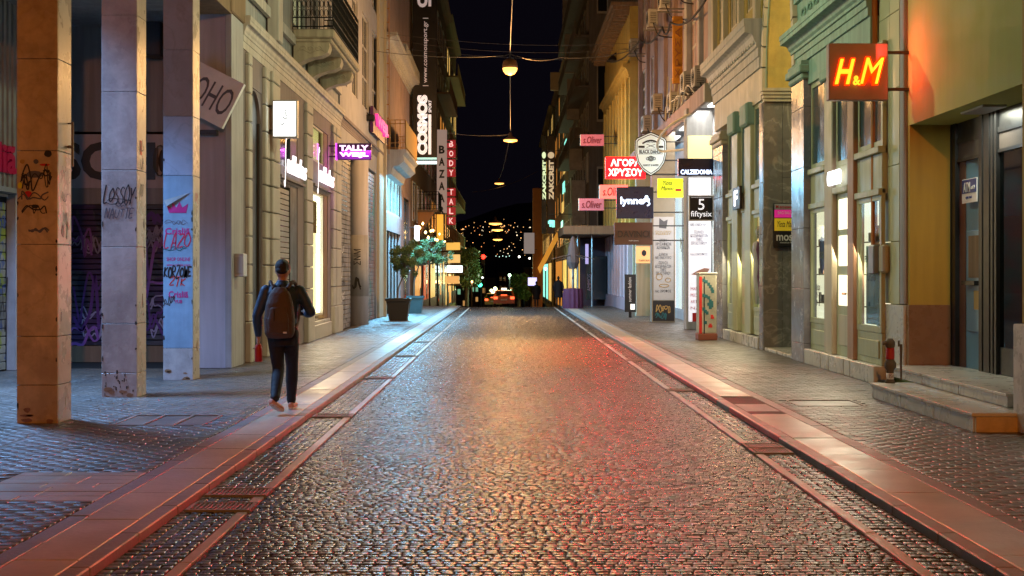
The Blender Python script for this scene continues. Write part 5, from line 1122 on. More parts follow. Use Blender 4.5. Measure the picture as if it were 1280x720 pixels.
text(t, 'DAVINCI', 'S', ((b[0]+b[1])/2,yy-.01,b[2]+.34), 1.02, .22, mat('bronze', (.03,.015,.01), .4), bold=.02); text(t, 'men store', 'S', ((b[0]+b[1])/2,yy-.01,b[2]+.13), .3, .03, M['white_i'])
yy = 51; b = fr(795,815,308,329,yy); t = sign('small_sign', 'small orange square sign with a dark figure on the cream pillar', b, yy, emit('orange_face', (.9,.4,.15), .8), .12, wallx=X3-.1)
v, f = lathe(0,0,[(.09,0),(.09,.01)],12); raw('printed_head', [((b[0]+b[1])/2+x,yy-.002-z,b[2]+.38+y*1.3) for x,y,z in v], f, M['ink'], t); text(t, 'TAMTAM', 'S', ((b[0]+b[1])/2,yy-.01,b[2]+.1), .4, .07, M['ink'])
yy = 50; b = fr(781,795,343,390,yy); t = thing('notice_board', ((b[0]+b[1])/2,yy,SW), 'narrow black notice board with white sideways writing and a small screen', 'sign')
piece('board', t, (b[0],b[1],yy,yy+.1,b[2]+.0,b[3]), M['ink'], .01); text(t, 'summer fashion', 'S', (fx(787,yy),yy-.01,hz(362,yy)), .9, .12, M['white_i'], rot=math.pi/2); piece('white_screen', t, (fx(788,yy),fx(793.5,yy),yy-.012,yy,hz(387,yy),hz(380,yy)), emit('screen', (.9,.9,.8), 1), .002); piece('post', t, (b[0]+.15,b[0]+.25,yy+.02,yy+.08,SW,b[2]), M['iron'], .005)

# ---- yellow building
X4 = 5.3
yb_ = thing('yellow_building', (7, 66, 0), 'dark yellow building with projecting eaves and tall pilasters on the right', 'building')
piece('wall', yb_, (X4,X4+8,59,74,3.6,12.6), M['yellow_pl'], .02); piece('ground_wall', yb_, (X4+.15,X4+8,59,74,SW-.3,3.6), M['beige'], .02)
piece('wall', yb_, (X4+.02,X4+7,59.05,73.9,12.6,13.3), M['yellow_pl'])
mb = MB(); mb.box(X4-.8,X4+8,58.9,74.4,13.3,13.45); mb.box(X4-.7,X4,59,74.2,13.15,13.3)
for k in range(24): mb.box(X4-.6,X4,59.2+k*.63,59.4+k*.63,12.95,13.15)
mb.build('eaves', M['brown_b'], yb_)
for k in range(8):
    a_ = 59.3+k*1.9; piece('pilaster', yb_, (X4-.14,X4+.02,a_,a_+.55,3.7,10.2), M['yellow_pl'], .02)
    if k < 7: window(yb_, X4-.14, 1, a_+.75, a_+1.7, 4.3, 9.2, M['yellow_pl'], mat('olive_shutter'), 1, 3, .08)
cornice(yb_, X4, 1, 59, 74, 10.2, 10.8, M['yellow_pl'], .3, 4)
vio = mat('violet_white', (.5,.42,.5), .5)
for k in range(8):
    a_ = 59.3+k*1.9; piece('shop_pilaster', yb_, (X4-.05,X4+.2,a_,a_+.5,.6,3.7), vio, .02)
    if k < 7: piece('shop_window', yb_, (X4+.1,X4+.16,a_+.5,a_+1.9,.7,3.5), M['window'], .01)
piece('shop_plinth', yb_, (X4-.1,X4+.2,59,74,SW-.4,.6), mat('violet_plinth', (.35,.28,.35), .5), .02)
# bulkhead lamp on yellow wall
t = thing('wall_lamp', (4.6,66,hz(78,66)), 'small dark wall lamp hanging under the yellow eaves', 'lamp')
v, f = lathe(fx(766,66),66,[(.1,hz(78,66)),(.32,hz(77,66)),(.16,hz(72,66)),(.06,hz(69,66))],12); raw('lamp_shade', v, f, M['iron'], t, smooth=True); MB().tube([(fx(766,66),66,hz(69,66)),(X4,66,hz(66,66))], .03).build('arm', M['iron'], t)
# ---- grey tall building and farther ones
gb2 = far_building('apartment_building', 'tall dark grey apartment block rising behind the yellow building', 1, X4, 88, 118, 34, M['grey_b'], 9, .12, seed=9, warmg=mat('pale_shutter', (.5,.5,.55), .6))
for k, z in enumerate((4.4, 11.5, 18.5, 25.5)):
    f = piece('window', gb2, (fx(746,88),fx(760,88),87.95,88.02,z,z+4.2), M['frame_w'], .01); piece('pane', f, (fx(747.5,88),fx(758.5,88),87.93,87.96,z+.15,z+4.05), M['window'], .002)
for k in range(6): mbx = piece('balcony_divider', gb2, (X4-.9,X4,92+k*4,92.3+k*4,5+k*4,8+k*4), M['ac'], .02)
b8 = far_building('apartment_building', 'brown building with a pale lit roof edge beyond the grey block', 1, X4, 118.3, 150, 20, M['brown_b'], 5, .3, seed=12, warmg=amber)
piece('lit_parapet', b8, (fx(688,118.2),X4+.3,118.1,118.3,hz(113,118),hz(90,118)), mat('pale_parapet', (.6,.5,.35), .7), .02)
b9 = far_building('apartment_building', 'last olive brown building on the right before the square', 1, X4-.2, 150.3, 200, 20, mat('olive_render'), 5, .3, seed=13, warmg=ywin)
for bb, ya, yb2, m_, X in ((gb2,89,96,mat('wood_front', (.3,.1,.05), .6),X4),(gb2,98,106,ywin,X4),(gb2,108,117,amber,X4),(b8,120,128,ywin,X4),(b8,130,146,amber,X4),(b9,155,165,ywin,X4-.2),(b9,168,190,cyw,X4-.2)):
    f = piece('shopfront', bb, (X-.06,X+.01,ya,yb2,-2,3.2), M['dark'], .02)
    for k in range(4): box('lit_pane', f, (X-.08,X-.05,ya+.2+k*(yb2-ya-.3)/4,ya+.05+(k+1)*(yb2-ya-.3)/4,-1.5,2.9), m_)
for k in range(5):
    py = 190+k*24; f = piece('lit_window_strip', b8, (X4-.1,X4-.05,120+k*2,124+k*2,hz(py,122),hz(py-14,122)), ywin if k%2 else cyw, .01)
# black banners
yy = 100; 
for (pa,pb_,lab) in ((683.5,694,'tall dark vertical sign with pale sideways lettering and round emblem'),(677,682.8,'narrower teal vertical sign just left of the dark one with matching lettering')):
    b = fr(pa,pb_,170,292,yy); t = sign('vertical_banner_sign', lab, b, yy, mat('banner_black') if pa > 680 else mat('banner_teal', (.02,.06,.06), .4), .3, wallx=X4)
    mm = emit('banner_gold', (.8,.6,.35), .7) if pa > 680 else emit('banner_green', (.75,.9,.5), 1.1)
    text(t, 'ZAKCRET', 'S', ((b[0]+b[1])/2+.02,yy-.01,hz(225,yy)), 2.9, .36 if pa > 680 else .24, mm, rot=math.pi/2, bold=.05)
    v, f = lathe(0,0,[(.24,0),(.24,.02)],14); raw('emblem', [((b[0]+b[1])/2+x*(1 if pa>680 else .6),yy-.002-z,hz(194,yy)+y) for x,y,z in v], f, mm, t)
    for k in range(14): box('lit_dots', t, (b[0]+R.uniform(.05,.5),b[0]+.0+R.uniform(.1,.6),yy-.02,yy-.01,hz(276+R.uniform(0,12),yy),hz(275+R.uniform(0,1),yy)), cyw) if (pa > 680 and k < 6) else None
    yy -= 1.0
# old pier, amber light put into its stone colour; beam glows by emission
t = thing('building_pier', (fx(673,110),110,-1.5), 'orange lit stone pier with a diagonal beam at the crest', 'pier')
piece('pier_shaft', t, (fx(666,110),fx(678,110),110,111,-1.5,hz(235,110)), mat('orange_stone'), .05); v = [(fx(672,109.8),109.8,hz(335,110)),(fx(675,109.8),109.8,hz(342,110)),(fx(699,109.8),109.8,hz(296,110)),(fx(696,109.8),109.8,hz(290,110))]
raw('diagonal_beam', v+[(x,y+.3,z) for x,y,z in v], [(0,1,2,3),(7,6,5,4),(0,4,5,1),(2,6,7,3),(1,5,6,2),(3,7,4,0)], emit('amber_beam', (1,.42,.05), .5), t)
b = fr(655,668,291,317,100); t = sign('projecting_sign', 'pale square sign hanging left of the orange pier in the distance', b, 100, emit('pale_sign', (.35,.3,.28), .5), .2, wallx=fx(668,100)+.2)
b = fr(660,671,347,357,95); t = sign('projecting_sign', 'tiny violet and white street sign near the crest', b, 95, emit('violet_sign', (.6,.55,1), 1.6), .1, wallx=fx(673,95))

# ---- kiosk, parasol, silhouettes
t = thing('pavement_kiosk', (4.6,70,0), 'dark brown cafe front with a flat canopy near the crest', 'kiosk')
b = fr(704,756,282,293,66); piece('canopy', t, (b[0],5.28,66,73,b[2],b[3]), M['brown_b'], .03)
piece('back_wall', t, (3.9,5.3,72.9,73.2,-.4,b[2]), mat('dark_violet_wall', (.05,.03,.05), .6), .02)
f = piece('shop_window', t, (fx(735,70),5.28,71.8,71.9,.3,2.6), mat('dark_window'), .01); text(f, 'AMMOS', 'S', (fx(739,70),71.78,1.2), .9, .2, mat('rose_print', (.35,.2,.25), .5), rot=math.pi/2)
piece('lit_poster', t, (fx(733,69),fx(737,69),69.9,70,hz(330,70),hz(305,70)), emit('violet_poster', (.5,.4,.7), .8), .01)
for px in (722,740): MB().tube([(fx(px,67),67,-.1),(fx(px,67),67,b[2])], .05, 8).build('post', M['steel'], t)
t = thing('closed_parasol', (fx(717,63),63,SW), 'closed cafe parasol standing in a plum fabric base', 'parasol')
b = fr(704.5,729,361,386,63); v = []
xc, zc_ = (b[0]+b[1])/2, SW
n_ = 28; prof = [(.45,SW),(.47,.3),(.46,.75),(.43,.97),(.1,1.0)]; v = []; f = []
for r_, z in prof:
    for k in range(n_): a = 2*math.pi*k/n_; rr = r_*(1+(.05 if k%2 else -.03)); v.append((xc+rr*math.cos(a)*1.0, 63+.4+rr*math.sin(a), z))
for i in range(len(prof)-1):
    for k in range(n_): f.append((i*n_+k,i*n_+(k+1)%n_,(i+1)*n_+(k+1)%n_,(i+1)*n_+k))
raw('fabric_base', v, f+[tuple((len(prof)-1)*n_+k for k in range(n_))], M['purple'], t)
MB().tube([(xc,63.4,.9),(xc,63.4,3.4)], .045, 8).build('pole', M['steel'], t)
v, f = lathe(xc,63.4,[(.18,1.9),(.3,2.2),(.22,2.9),(.06,3.4)],10); raw('folded_canopy', v, f, M['canvas'], t)
mb = MB()
for a in np.linspace(0,2*math.pi,6,False): mb.tube([(xc,63.4,2.6),(xc+1.0*math.cos(a),63.4+1.0*math.sin(a),2.35)], .02, 4)
mb.build('arm', M['steel'], t)

# ================================================================== STREET LAMPS
lampg = 'lamps hung over the middle of the street'
sod = emit('sodium_bowl', (1,.44,.09), 3.2)
def street_lamp(px, py, y, label, kind=0, power=0, x=None, z=None, size=1., lc=(1,.5,.16)):
    X = fx(px,y) if x is None else x; z = hz(py,y) if z is None else z
    t = thing('hanging_street_lamp', (X,y,z), label, 'street lamp', lampg); s = size
    if kind == 0:
        v, f = lathe(X,y,[(.12*s,z+.3*s),(.2*s,z+.24*s),(.235*s,z+.1*s),(.235*s,z+.02*s)],18); raw('housing', v, f, mat('lamp_copper', (.25,.12,.05), .4, metal=.6), t, smooth=True)
        v, f = lathe(X,y,[(.23*s,z+.02*s),(.21*s,z-.07*s),(.14*s,z-.16*s),(.03*s,z-.2*s)],18); raw('glass_bowl', v, f, sod, t, smooth=True)
        MB().tube([(X-.2,y,z+.2),(X-.16,y,z+.4),(X,y,z+.46),(X+.16,y,z+.4),(X+.2,y,z+.2)], .02).tube([(X,y,z+.28),(X,y,z+.5)], .03).build('yoke', M['iron'], t)
    else:
        v, f = lathe(X,y,[(.05*s,z+.35*s),(.08*s,z+.18*s),(.28*s,z+.06*s),(.33*s,z)],18); raw('housing', v, f, mat('lamp_copper'), t, smooth=True)
        v, f = lathe(X,y,[(.33*s,z),(.3*s,z-.06*s),(.1*s,z-.1*s)],18); raw('glass_bowl', v, f, sod, t, smooth=True)
    if power:
        ld = bpy.data.lights.new('sodium_light', 'POINT'); ld.energy = power; ld.color = lc; ld.shadow_soft_size = .12
        lo = bpy.data.objects.new('sodium_light', ld); link(lo, t, (X,y,z-.32*s))
    return X, y, z
L0 = street_lamp(637.5,86,42,'nearest glowing orange globe lamp hung over the street',0,1600)
L1 = street_lamp(638,175,60,'second orange lamp, a flat glowing dish hung below the first',1,1400,size=.95)
L2 = street_lamp(624,229,96,'small unlit twin lamp hanging farther down the street',1,0)
for k,(px,py,y_,lab) in enumerate(((619,279,150,'highest of three distant glowing lamps low over the street'),(622,287,170,'middle of three distant glowing lamps low over the street'),(622,299,195,'lowest of three distant glowing lamps low over the street'))): street_lamp(px,py,y_,lab,1,700,size=2.1)
LN = street_lamp(0,0,-7,'orange lamp hung over the street above the photographer',0,5000,x=1.7,z=7.6,lc=(1,.3,.04))
LM = street_lamp(0,0,23,'pale lamp hung over the street just above the top of the photo',0,740,x=.2,z=8.3,lc=(.95,1,.6))
# cables
def cable(name, pts, r, label, m=None, sag=0):
    out = []
    for i in range(len(pts)-1):
        a, b_ = Vector(pts[i]), Vector(pts[i+1])
        for k in range(12):
            t_ = k/12; p = a+(b_-a)*t_; p.z -= sag*4*t_*(1-t_); out.append(tuple(p))
    out.append(pts[-1]); return props(MB().tube(out, r, 5).build(name, m or M['wire']), label, 'cable')
cable('lamp_cable', [(LN[0],LN[1],LN[2]+.5),(LM[0],LM[1],LM[2]+.5),(L0[0],L0[1],L0[2]+.5)], .013, 'pale power cable running from the top of the photo down to the first globe lamp')
cable('lamp_cable', [(L0[0],L0[1]+.1,L0[2]+.3),(L1[0],L1[1],L1[2]+.4)], .012, 'power cable between the two nearest lamps')
cable('lamp_cable', [(L1[0],L1[1],L1[2]+.3),(L2[0],L2[1],L2[2]+.3)], .012, 'power cable from the second lamp to the unlit one', sag=.3)
WG = 'span wires crossing the street'
for (p0, p1, y_, r_, sg, lab) in (((462,38),(800,53),52,.007,.3,'upper thin span wire crossing in front of the night sky'),((470,46),(800,60),50,.006,.35,'second thin span wire just under the upper one'),((480,58),(800,75),58,.007,.2,'lower thin span wire ending at the pink wall'),((560,166),(640,168),62,.006,.1,'short wire holding the second lamp'),((590,240),(672,214),96,.014,.3,'slanting wire far down the street')):
    props(cable('span_wire', [(fx(p0[0],y_),y_,hz(p0[1],y_)),(fx(p1[0],y_),y_,hz(p1[1],y_))], r_, lab, sag=sg), group=WG)
props(cable('span_wire', [(L0[0]+.2,42,L0[2]+.4),(fx(700,42),42,hz(72,42)),(fx(800,42),42,hz(60,42))], .012, 'thick pale wavy wire from the globe lamp to the pink building', sag=.12), group=WG)
props(cable('span_wire', [(L0[0]-.2,42,L0[2]+.4),(fx(470,42),42,hz(64,42))], .01, 'wire from the globe lamp to the left facades', sag=.1), group=WG)
cable('service_cable', [(X3-.3,37,hz(0,37)),(fx(838,43),43,hz(28,43)),(fx(828,45),45,hz(34,45)),(fx(800,52),52,hz(50,52)),(fx(760,62),62,hz(76,62))], .035, 'black service cable sagging across the pink facade', M['rubber'], sag=.3)

# ================================================================== SHOP AND SIGN LIGHTS (area lights added to carry window and sign glow, plus fitted lamps)
def area(name, loc, rot, sx, sy, e, col, parent=None, spread=180):
    ld = bpy.data.lights.new(name, 'AREA'); ld.shape = 'RECTANGLE'; ld.size = sx; ld.size_y = sy; ld.energy = e; ld.color = col; ld.spread = math.radians(spread)
    o = bpy.data.objects.new(name, ld); link(o, parent, loc); o.rotation_euler = rot; return o
hp = math.pi/2
# added area light under curved balcony, carries the display's cyan spill
area('balcony_spill', (XL+.7,55.5,5.7), (0,math.radians(-30),0), .5, 9, 2800, (.22,.66,1), db)
# display windows
area('display_light', (XL+.02,(wn0+wn1)/2-.4,2.4), (0,hp*-.8,0), 2.6, 2.2, 420, (1,.75,.4), sb)
area('canopy_tube', (X3-.1,41.5,6.38), (0,0,0), .5, 9, 180, (1,.97,.86), pb)
area('display_light', (6.05,44.5,2.6), (0,hp*.8,0), 3.5, 11, 300, (1,.97,.93), pb)
area('display_light', (X2-.03,22.3,2.2), (0,hp*.8,0), 1.6, 3.4, 240, (1,.86,.6), gb); area('display_light', (X2-.03,32,2.2), (0,hp*.8,0), 1.8, 3.6, 340, (1,.82,.5), gb)
area('sign_glow', (fx(782,45),44.9,hz(225,45)), Vector((-.11,-.98,-.15)).to_track_quat('-Z','Y').to_euler(), 1.3, .12, 165, (1,.008,.02), pb, 20)
area('sign_glow', (fx(752,49),48.9,hz(250,49)), Vector((-.09,-.98,-.14)).to_track_quat('-Z','Y').to_euler(), .9, .12, 150, (1,.01,.035), pb, 20)
area('sign_glow', (fx(445,36),36.1,4.95), (0,0,0), .8, .3, 25, (.9,.1,.9), sb)
area('sign_glow', (fx(1090,18.8),18.8,4.62), Vector((.75,-.62,.05)).to_track_quat('-Z','Y').to_euler(), .05, .5, 15, (1,.08,.05), hb)
area('door_fill', (5.95,17,ztop-.04), (0,0,0), .25, .7, 24, (.95,.95,.75), DL)  # added light, brightens the doorway recess and steps
t = thing('passage_lamp', (7.2,27.2,6.9), 'small warm lamp hanging inside the arched yellow passage', 'lamp'); piece('fitting', t, (7.1,7.3,27.1,27.3,6.95,7.1), M['dark'], .02); MB().tube([(7.2,27.2,7.1),(7.2,27.2,8.3)], .01, 5).build('cord', M['iron'], t)
ld = bpy.data.lights.new('passage_light', 'POINT'); ld.energy = 120; ld.color = (1,.8,.42); ld.shadow_soft_size = .1; link(bpy.data.objects.new('passage_light', ld), t, (7.2,27.2,6.85))
# arcade ceiling lamp with fitting, blue-white
t = thing('ceiling_lamp', (-7.4,17.4,6.1), 'flat blue-white fluorescent lamp under the arcade ceiling', 'lamp')
piece('fitting', t, (-7.9,-6.9,16.6,18.2,6.1,6.19), M['alu'], .01); area('fluorescent_light', (-7.4,17.4,6.08), (0,0,0), .9, 1.5, 760, (.25,.52,1), t, 122)

# ================================================================== PLANTS
def leaf_cloud(name, blobs, n, size, m, parent, seed, asp=3.2):
    r = np.random.default_rng(seed); V = []; 
    tot = sum(b_[3]**2 for b_ in blobs)
    P = []
    for (x,y,z,rad) in blobs:
        k = int(n*rad**2/tot); d = r.normal(size=(k,3)); d /= np.linalg.norm(d,axis=1)[:,None]; rad_ = rad*r.uniform(.25,1,k)**.45
        P.append(np.array([x,y,z])+d*rad_[:,None]*np.array([1,1,.9]))
    P = np.vstack(P); k = len(P)
    u = r.normal(size=(k,3)); u[:,2] += .4; u /= np.linalg.norm(u,axis=1)[:,None]; w_ = np.cross(u, r.normal(size=(k,3))); w_ /= np.linalg.norm(w_,axis=1)[:,None]
    s = size*r.uniform(.6,1.3,k)[:,None]
    V = np.stack([P, P+u*s*.5+w_*s/asp*.5, P+u*s, P+u*s*.5-w_*s/asp*.5], 1).reshape(-1,3)
    Q = np.arange(len(V)).reshape(-1,4)
    return np_obj(name, V, Q, m, parent, (0,0,0) if parent is None else tuple(W[parent.name]), smooth=False)
def pot(px0, px1, pyb, pyt, m, label, blobs_px, trunk):
    yb = 1.62*F/(pyb-CY); b = fr(px0,px1,pyt,pyb,yb); xc = (b[0]+b[1])/2; hw = (b[1]-b[0])/2; yc = yb+hw
    t = thing('potted_tree', (xc,yc,SW), label, 'plant', 'potted olive trees on the left pavement')
    v = []; rings = [(hw*.72,SW),(hw*.96,b[3]-.1),(hw*1.04,b[3]-.09),(hw*1.06,b[3]),(hw*.9,b[3]),(hw*.88,b[3]-.08)]
    for r_, z in rings: v += [(xc-r_,yc-r_,z),(xc+r_,yc-r_,z),(xc+r_,yc+r_,z),(xc-r_,yc+r_,z)]
    f = [(4*i+k,4*i+(k+1)%4,4*i+4+(k+1)%4,4*i+4+k) for i in range(5) for k in range(4)]+[(3,2,1,0)]
    raw('pot', v, f, m, t); box('soil', t, (xc-hw*.88,xc+hw*.88,yc-hw*.88,yc+hw*.88,b[3]-.1,b[3]-.06), M['soil'])
    mb = MB(); P = [(fx(px,yb)+0, yc, hz(py,yb)) for px,py in trunk]; mb.tube(curve([(p[0],p[1],p[2]) for p in P]), [.035]*1+[.028]*(6*(len(P)-1)), 6)
    blobs = [(fx(px,yb)+R.uniform(-.28,.28),yc+R.uniform(-.35,.35),hz(py,yb)+R.uniform(-.22,.22),rp*yb/F*R.uniform(.35,.6)) for px,py,rp in blobs_px for _ in range(4)]
    for bl in blobs: mb.tube([P[-1],((P[-1][0]+bl[0])/2,(P[-1][1]+bl[1])/2,(P[-1][2]+bl[2])/2-.05),bl[:3]], [.02,.012,.005], 5)
    mb.build('trunk', M['bark'], t); leaf_cloud('crown', blobs, 8000, .085, M['leaf'], t, 11)
pot(482,512,401,373,M['pot_b'],'olive tree in the large black square pot, nearest of the two',[(500,322,13),(508,306,11),(492,330,10),(516,322,12),(508,340,9),(497,309,8),(522,310,8)],[(496,376),(497,360),(503,345),(506,330)])
pot(508,529,392,370,M['pot_t'],'olive tree in the teal pot behind the black one, with wide leafy crown',[(537,318,12),(548,312,9),(528,328,10),(545,326,10),(555,322,6),(520,316,10),(535,306,7)],[(517,372),(517,355),(519,345),(523,332)])

def tree(label, px, py, rp, y, m, zb, seed, name='street_tree'):
    X = fx(px,y); z = hz(py,y); r_ = rp*y/F; t = thing(name, (X,y,zb), label, 'tree')
    rr = random.Random(seed); blobs = [(X+rr.uniform(-.6,.6)*r_, y+rr.uniform(-.6,.6)*r_, z+rr.uniform(-.8,.8)*r_, r_*rr.uniform(.3,.5)) for _ in range(14)]
    mb = MB(); mb.tube([(X,y,zb),(X+.1,y,z-r_*.4),(X,y,z)], [.2,.14,.08], 7)
    for bl in blobs[:8]: mb.tube([(X,y,z-r_*.5),bl[:3]], [.07,.02], 5)
    mb.build('trunk', M['bark'], t); leaf_cloud('crown', blobs, 5000, .22, m, t, seed, 1.8)
tree('dark brownish street tree at the left beyond the crest', 583, 336, 22, 120, M['leaf'], -2, 21)
tree('vivid green lit street tree behind the cars beyond the crest', 648, 358, 14, 130, M['leaf_g'], -3, 22)
tree('small dark tree between the buildings at the far right', 664, 366, 9, 140, M['leaf'], -3, 23)
def lantern(px, py, y, col, s_, label, r_=.16, name='street_light', cat='street lamp', grp='street lamps beyond the crest', pw=0):
    r_ *= .62; s_ *= .6; X, z = fx(px,y), hz(py,y); t = thing(name, (X,y,gz(y)-.3), label, cat, grp)
    MB().tube([(X,y,gz(y)-.3),(X,y,z-r_)], .06, 6).build('post', M['iron'], t)
    v, f = lathe(X,y,[(r_*.3,z-r_),(r_*.9,z-r_*.5),(r_,z),(r_*.9,z+r_*.5),(r_*.3,z+r_)],12); raw('globe', v, f, emit('far_'+name+str(int(px))+str(int(py)), col, s_), t, smooth=True)
    if pw:
        ld = bpy.data.lights.new('street_light', 'POINT'); ld.energy = pw; ld.color = col; ld.shadow_soft_size = .15; link(bpy.data.objects.new('street_light', ld), t, (X,y-r_*1.3,z))
for k,(px,py,y_,c_,s_,lab,r_) in enumerate(((649,321,230,(1,.95,.8),10,'white globe high in the middle distance',.3),(662,323,240,(1,.9,.7),9,'white globe just left of the orange pier',.28),(637,344,121,(.6,1,.6),10,'cyan globe above the green tree',.22),(682,336,120,(.7,1,.9),9,'cyan-white globe right of the orange pier',.2),(598,344,210,(.9,1,.8),8,'left globe of the pair by the dark tree',.25),(603,347,215,(.9,1,.9),8,'right globe of the pair by the dark tree',.25),(614,363,190,(.9,1,.4),12,'greenish white light left of the cars',.3),(619,361,190,(1,1,.5),14,'strong yellow-green white light above the small car',.42),(655,358,180,(1,.6,.3),8,'orange light in the green tree',.2),(590,352,113,(1,.6,.25),5,'dim light in front of the dark tree',.14))): lantern(px,py,y_,c_,s_,lab,r_,pw={637:1000,590:300}.get(px,0))
def traffic(px, py, y, label, on):
    X, z = fx(px,y), hz(py,y); t = thing('traffic_light', (X,y,gz(y)-.3), label, 'traffic light', 'traffic lights beyond the crest')
    MB().tube([(X+.1,y+.2,gz(y)-.3),(X+.1,y+.2,z+.6)], .07, 6).build('post', M['iron'], t); piece('signal_head', t, (X-.22,X+.22,y,y+.2,z-1.0 if on == 'red' else z-.2,z+.25 if on == 'red' else z+1), M['iron'], .03)
    v, f = lathe(0,0,[(.17,0),(.17,.04)],14); raw('lit_lens', [(X+x*1.6,y-.01-zz,z+yy_*1.6) for x,yy_,zz in v], f, emit('signal_'+on, (1,.02,.01) if on == 'red' else (.05,1,.5), 9), t)
traffic(604,321,165,'traffic light showing a bright red lens','red'); traffic(600,356,175,'traffic light showing a small green lens','green')
for k in range(5): lantern(620+k*4.2,320+(k%2),420,(.6,1,.85),4,['first','second','third','fourth','fifth'][k]+' from the left in the row of small green-white lamps in the valley',.2,'valley_lamp','street lamp','row of small lamps in the valley')
rd = random.Random(8)
for k,(px,w_,pt,y_,lab) in enumerate(((578,16,338,260,'leftmost dark low building in the valley beyond the crest'),(594,13,344,300,'second low building from the left in the valley, with few lit windows'),(610,18,349,280,'wide low building in the valley behind the cars'),(629,12,341,330,'narrow low building in the valley left of the green tree'),(644,16,346,290,'low building in the valley behind the green tree'),(662,14,336,260,'rightmost dark low building in the valley beside the orange pier'))):
    x0, x1 = fx(px-w_/2,y_), fx(px+w_/2,y_); zt = hz(pt,y_); t = thing('valley_building', ((x0+x1)/2,y_+4,-6.5), lab, 'building', 'low buildings in the valley')
    piece('wall', t, (x0,x1,y_,y_+9,-6.5,zt), M['brown_b'] if k%2 else M['grey_b'], .05); piece('roof', t, (x0-.2,x1+.2,y_-.2,y_+9.2,zt,zt+.3), M['grey_b'], .05)
    zz = -4.5
    while zz < zt-1.6:
        nw = int((x1-x0)/1.1)
        for q_ in range(nw):
            xa = x0+.3+q_*(x1-x0-.4)/nw; piece('window', t, (xa,xa+.55,y_-.04,y_+.02,zz,zz+1.0), emit('valley_warm', (1,.5,.15), .5) if rd.random() < .22 else (emit('valley_green', (.4,1,.6), .4) if rd.random() < .12 else M['window']), .01)
        zz += 2.2
# hillside lights: one mass nobody could count
mb = MB(); rh = random.Random(3); mbs = {0:MB(),1:MB(),2:MB()}
for k in range(105):
    px = rh.uniform(565,675); py = 322-abs(rh.gauss(0,20)) if rh.random() < .55 else 292-8*math.sin((px-570)/33)+rh.gauss(0,5)
    if py < 272: continue
    y = 560
    while y < 1300 and hz(py,y)-1.5 > hill(fx(px,y),y): y += 8
    if y >= 1300: continue
    y -= 6; X, z = fx(px,y), hz(py,y); r_ = rh.uniform(.16,.42)*y/1000
    v, f = lathe(X,y,[(r_*.4,z-r_),(r_,z),(r_*.4,z+r_)],6); mbs[rh.choice((0,0,1,2))].add((v,f))
for k,(c_,nm) in enumerate((((1,.5,.16),'amber'),((1,.8,.5),'white'),((1,.35,.1),'orange'))): props(mbs[k].build('hillside_lights', emit('hill_'+nm, c_, 2.2)), 'scattered small '+nm+' lights of houses on the dark hillside', 'lights', kind='stuff')

# ================================================================== CARS (beyond the crest)
def car(px, y, wd, label, tail, roofc):
    X = fx(px,y); z0 = gz(y)-.0; t = thing('car', (X,y,z0), label, 'car', 'cars beyond the crest'); h = wd/2
    prof = [(0,.35),(0,.85),(.15,.95),(.55,1.02),(1.0,1.4),(2.2,1.45),(3.0,1.0),(4.0,.88),(4.2,.6),(4.2,.35)]
    v = []; n_ = len(prof)
    for s_ in (-1,1): v += [(X+s_*(h if z < 1.1 else h*.78), y+yy, z0+z) for yy,z in prof]
    raw('body', v, [tuple(range(n_)),tuple(range(2*n_-1,n_-1,-1))]+[(k,n_+k,n_+(k+1)%n_,(k+1)%n_) for k in range(n_)], roofc, t)
    w_ = [(X-h*.75,y+.53,z0+1.03),(X+h*.75,y+.53,z0+1.03),(X+h*.68,y+.93,z0+1.36),(X-h*.68,y+.93,z0+1.36)]; raw('rear_window', [(a,b_-.02,c) for a,b_,c in w_], [(0,1,2,3)], M['window'], t)
    for s_ in (-1,1):
        piece('tail_light', t, (X+s_*h*.6,X+s_*h*.97,y-.04,y,z0+.72,z0+.92), emit('tail_red', (1,.1,.03), 3.5), .01)
        for yy in (.8,3.4):
            vv, ff = lathe(0,0,[(.3,0),(.33,.04),(.33,.16),(.3,.2)],14); raw('wheel', [(X+s_*(h-.1)+zz-.1,y+yy+a,z0+.32+b_) for a,b_,zz in vv], ff, M['rubber'], t)
    piece('number_plate', t, (X-.26,X+.26,y-.03,y,z0+.6,z0+.72), M['white_i'], .004)
    if tail: piece('roof_sign', t, (X-.22,X+.22,y+1.3,y+1.5,z0+1.45,z0+1.62), emit('taxi_white', (1,.85,.6), 2.5), .02)
    piece('brake_light', t, (X-.25,X+.25,y+.5,y+.53,z0+1.02,z0+1.08), emit('tail_red', (1,.1,.03), 3.5), .004)
car(630, 112, 1.75, 'larger red-lit car with glowing tail lights beyond the crest', True, mat('car_orange', (.5,.13,.04), .3)); car(616.5, 135, 1.7, 'smaller yellowish car left of the larger one beyond the crest', True, mat('car_yellow', (.45,.4,.05), .3))

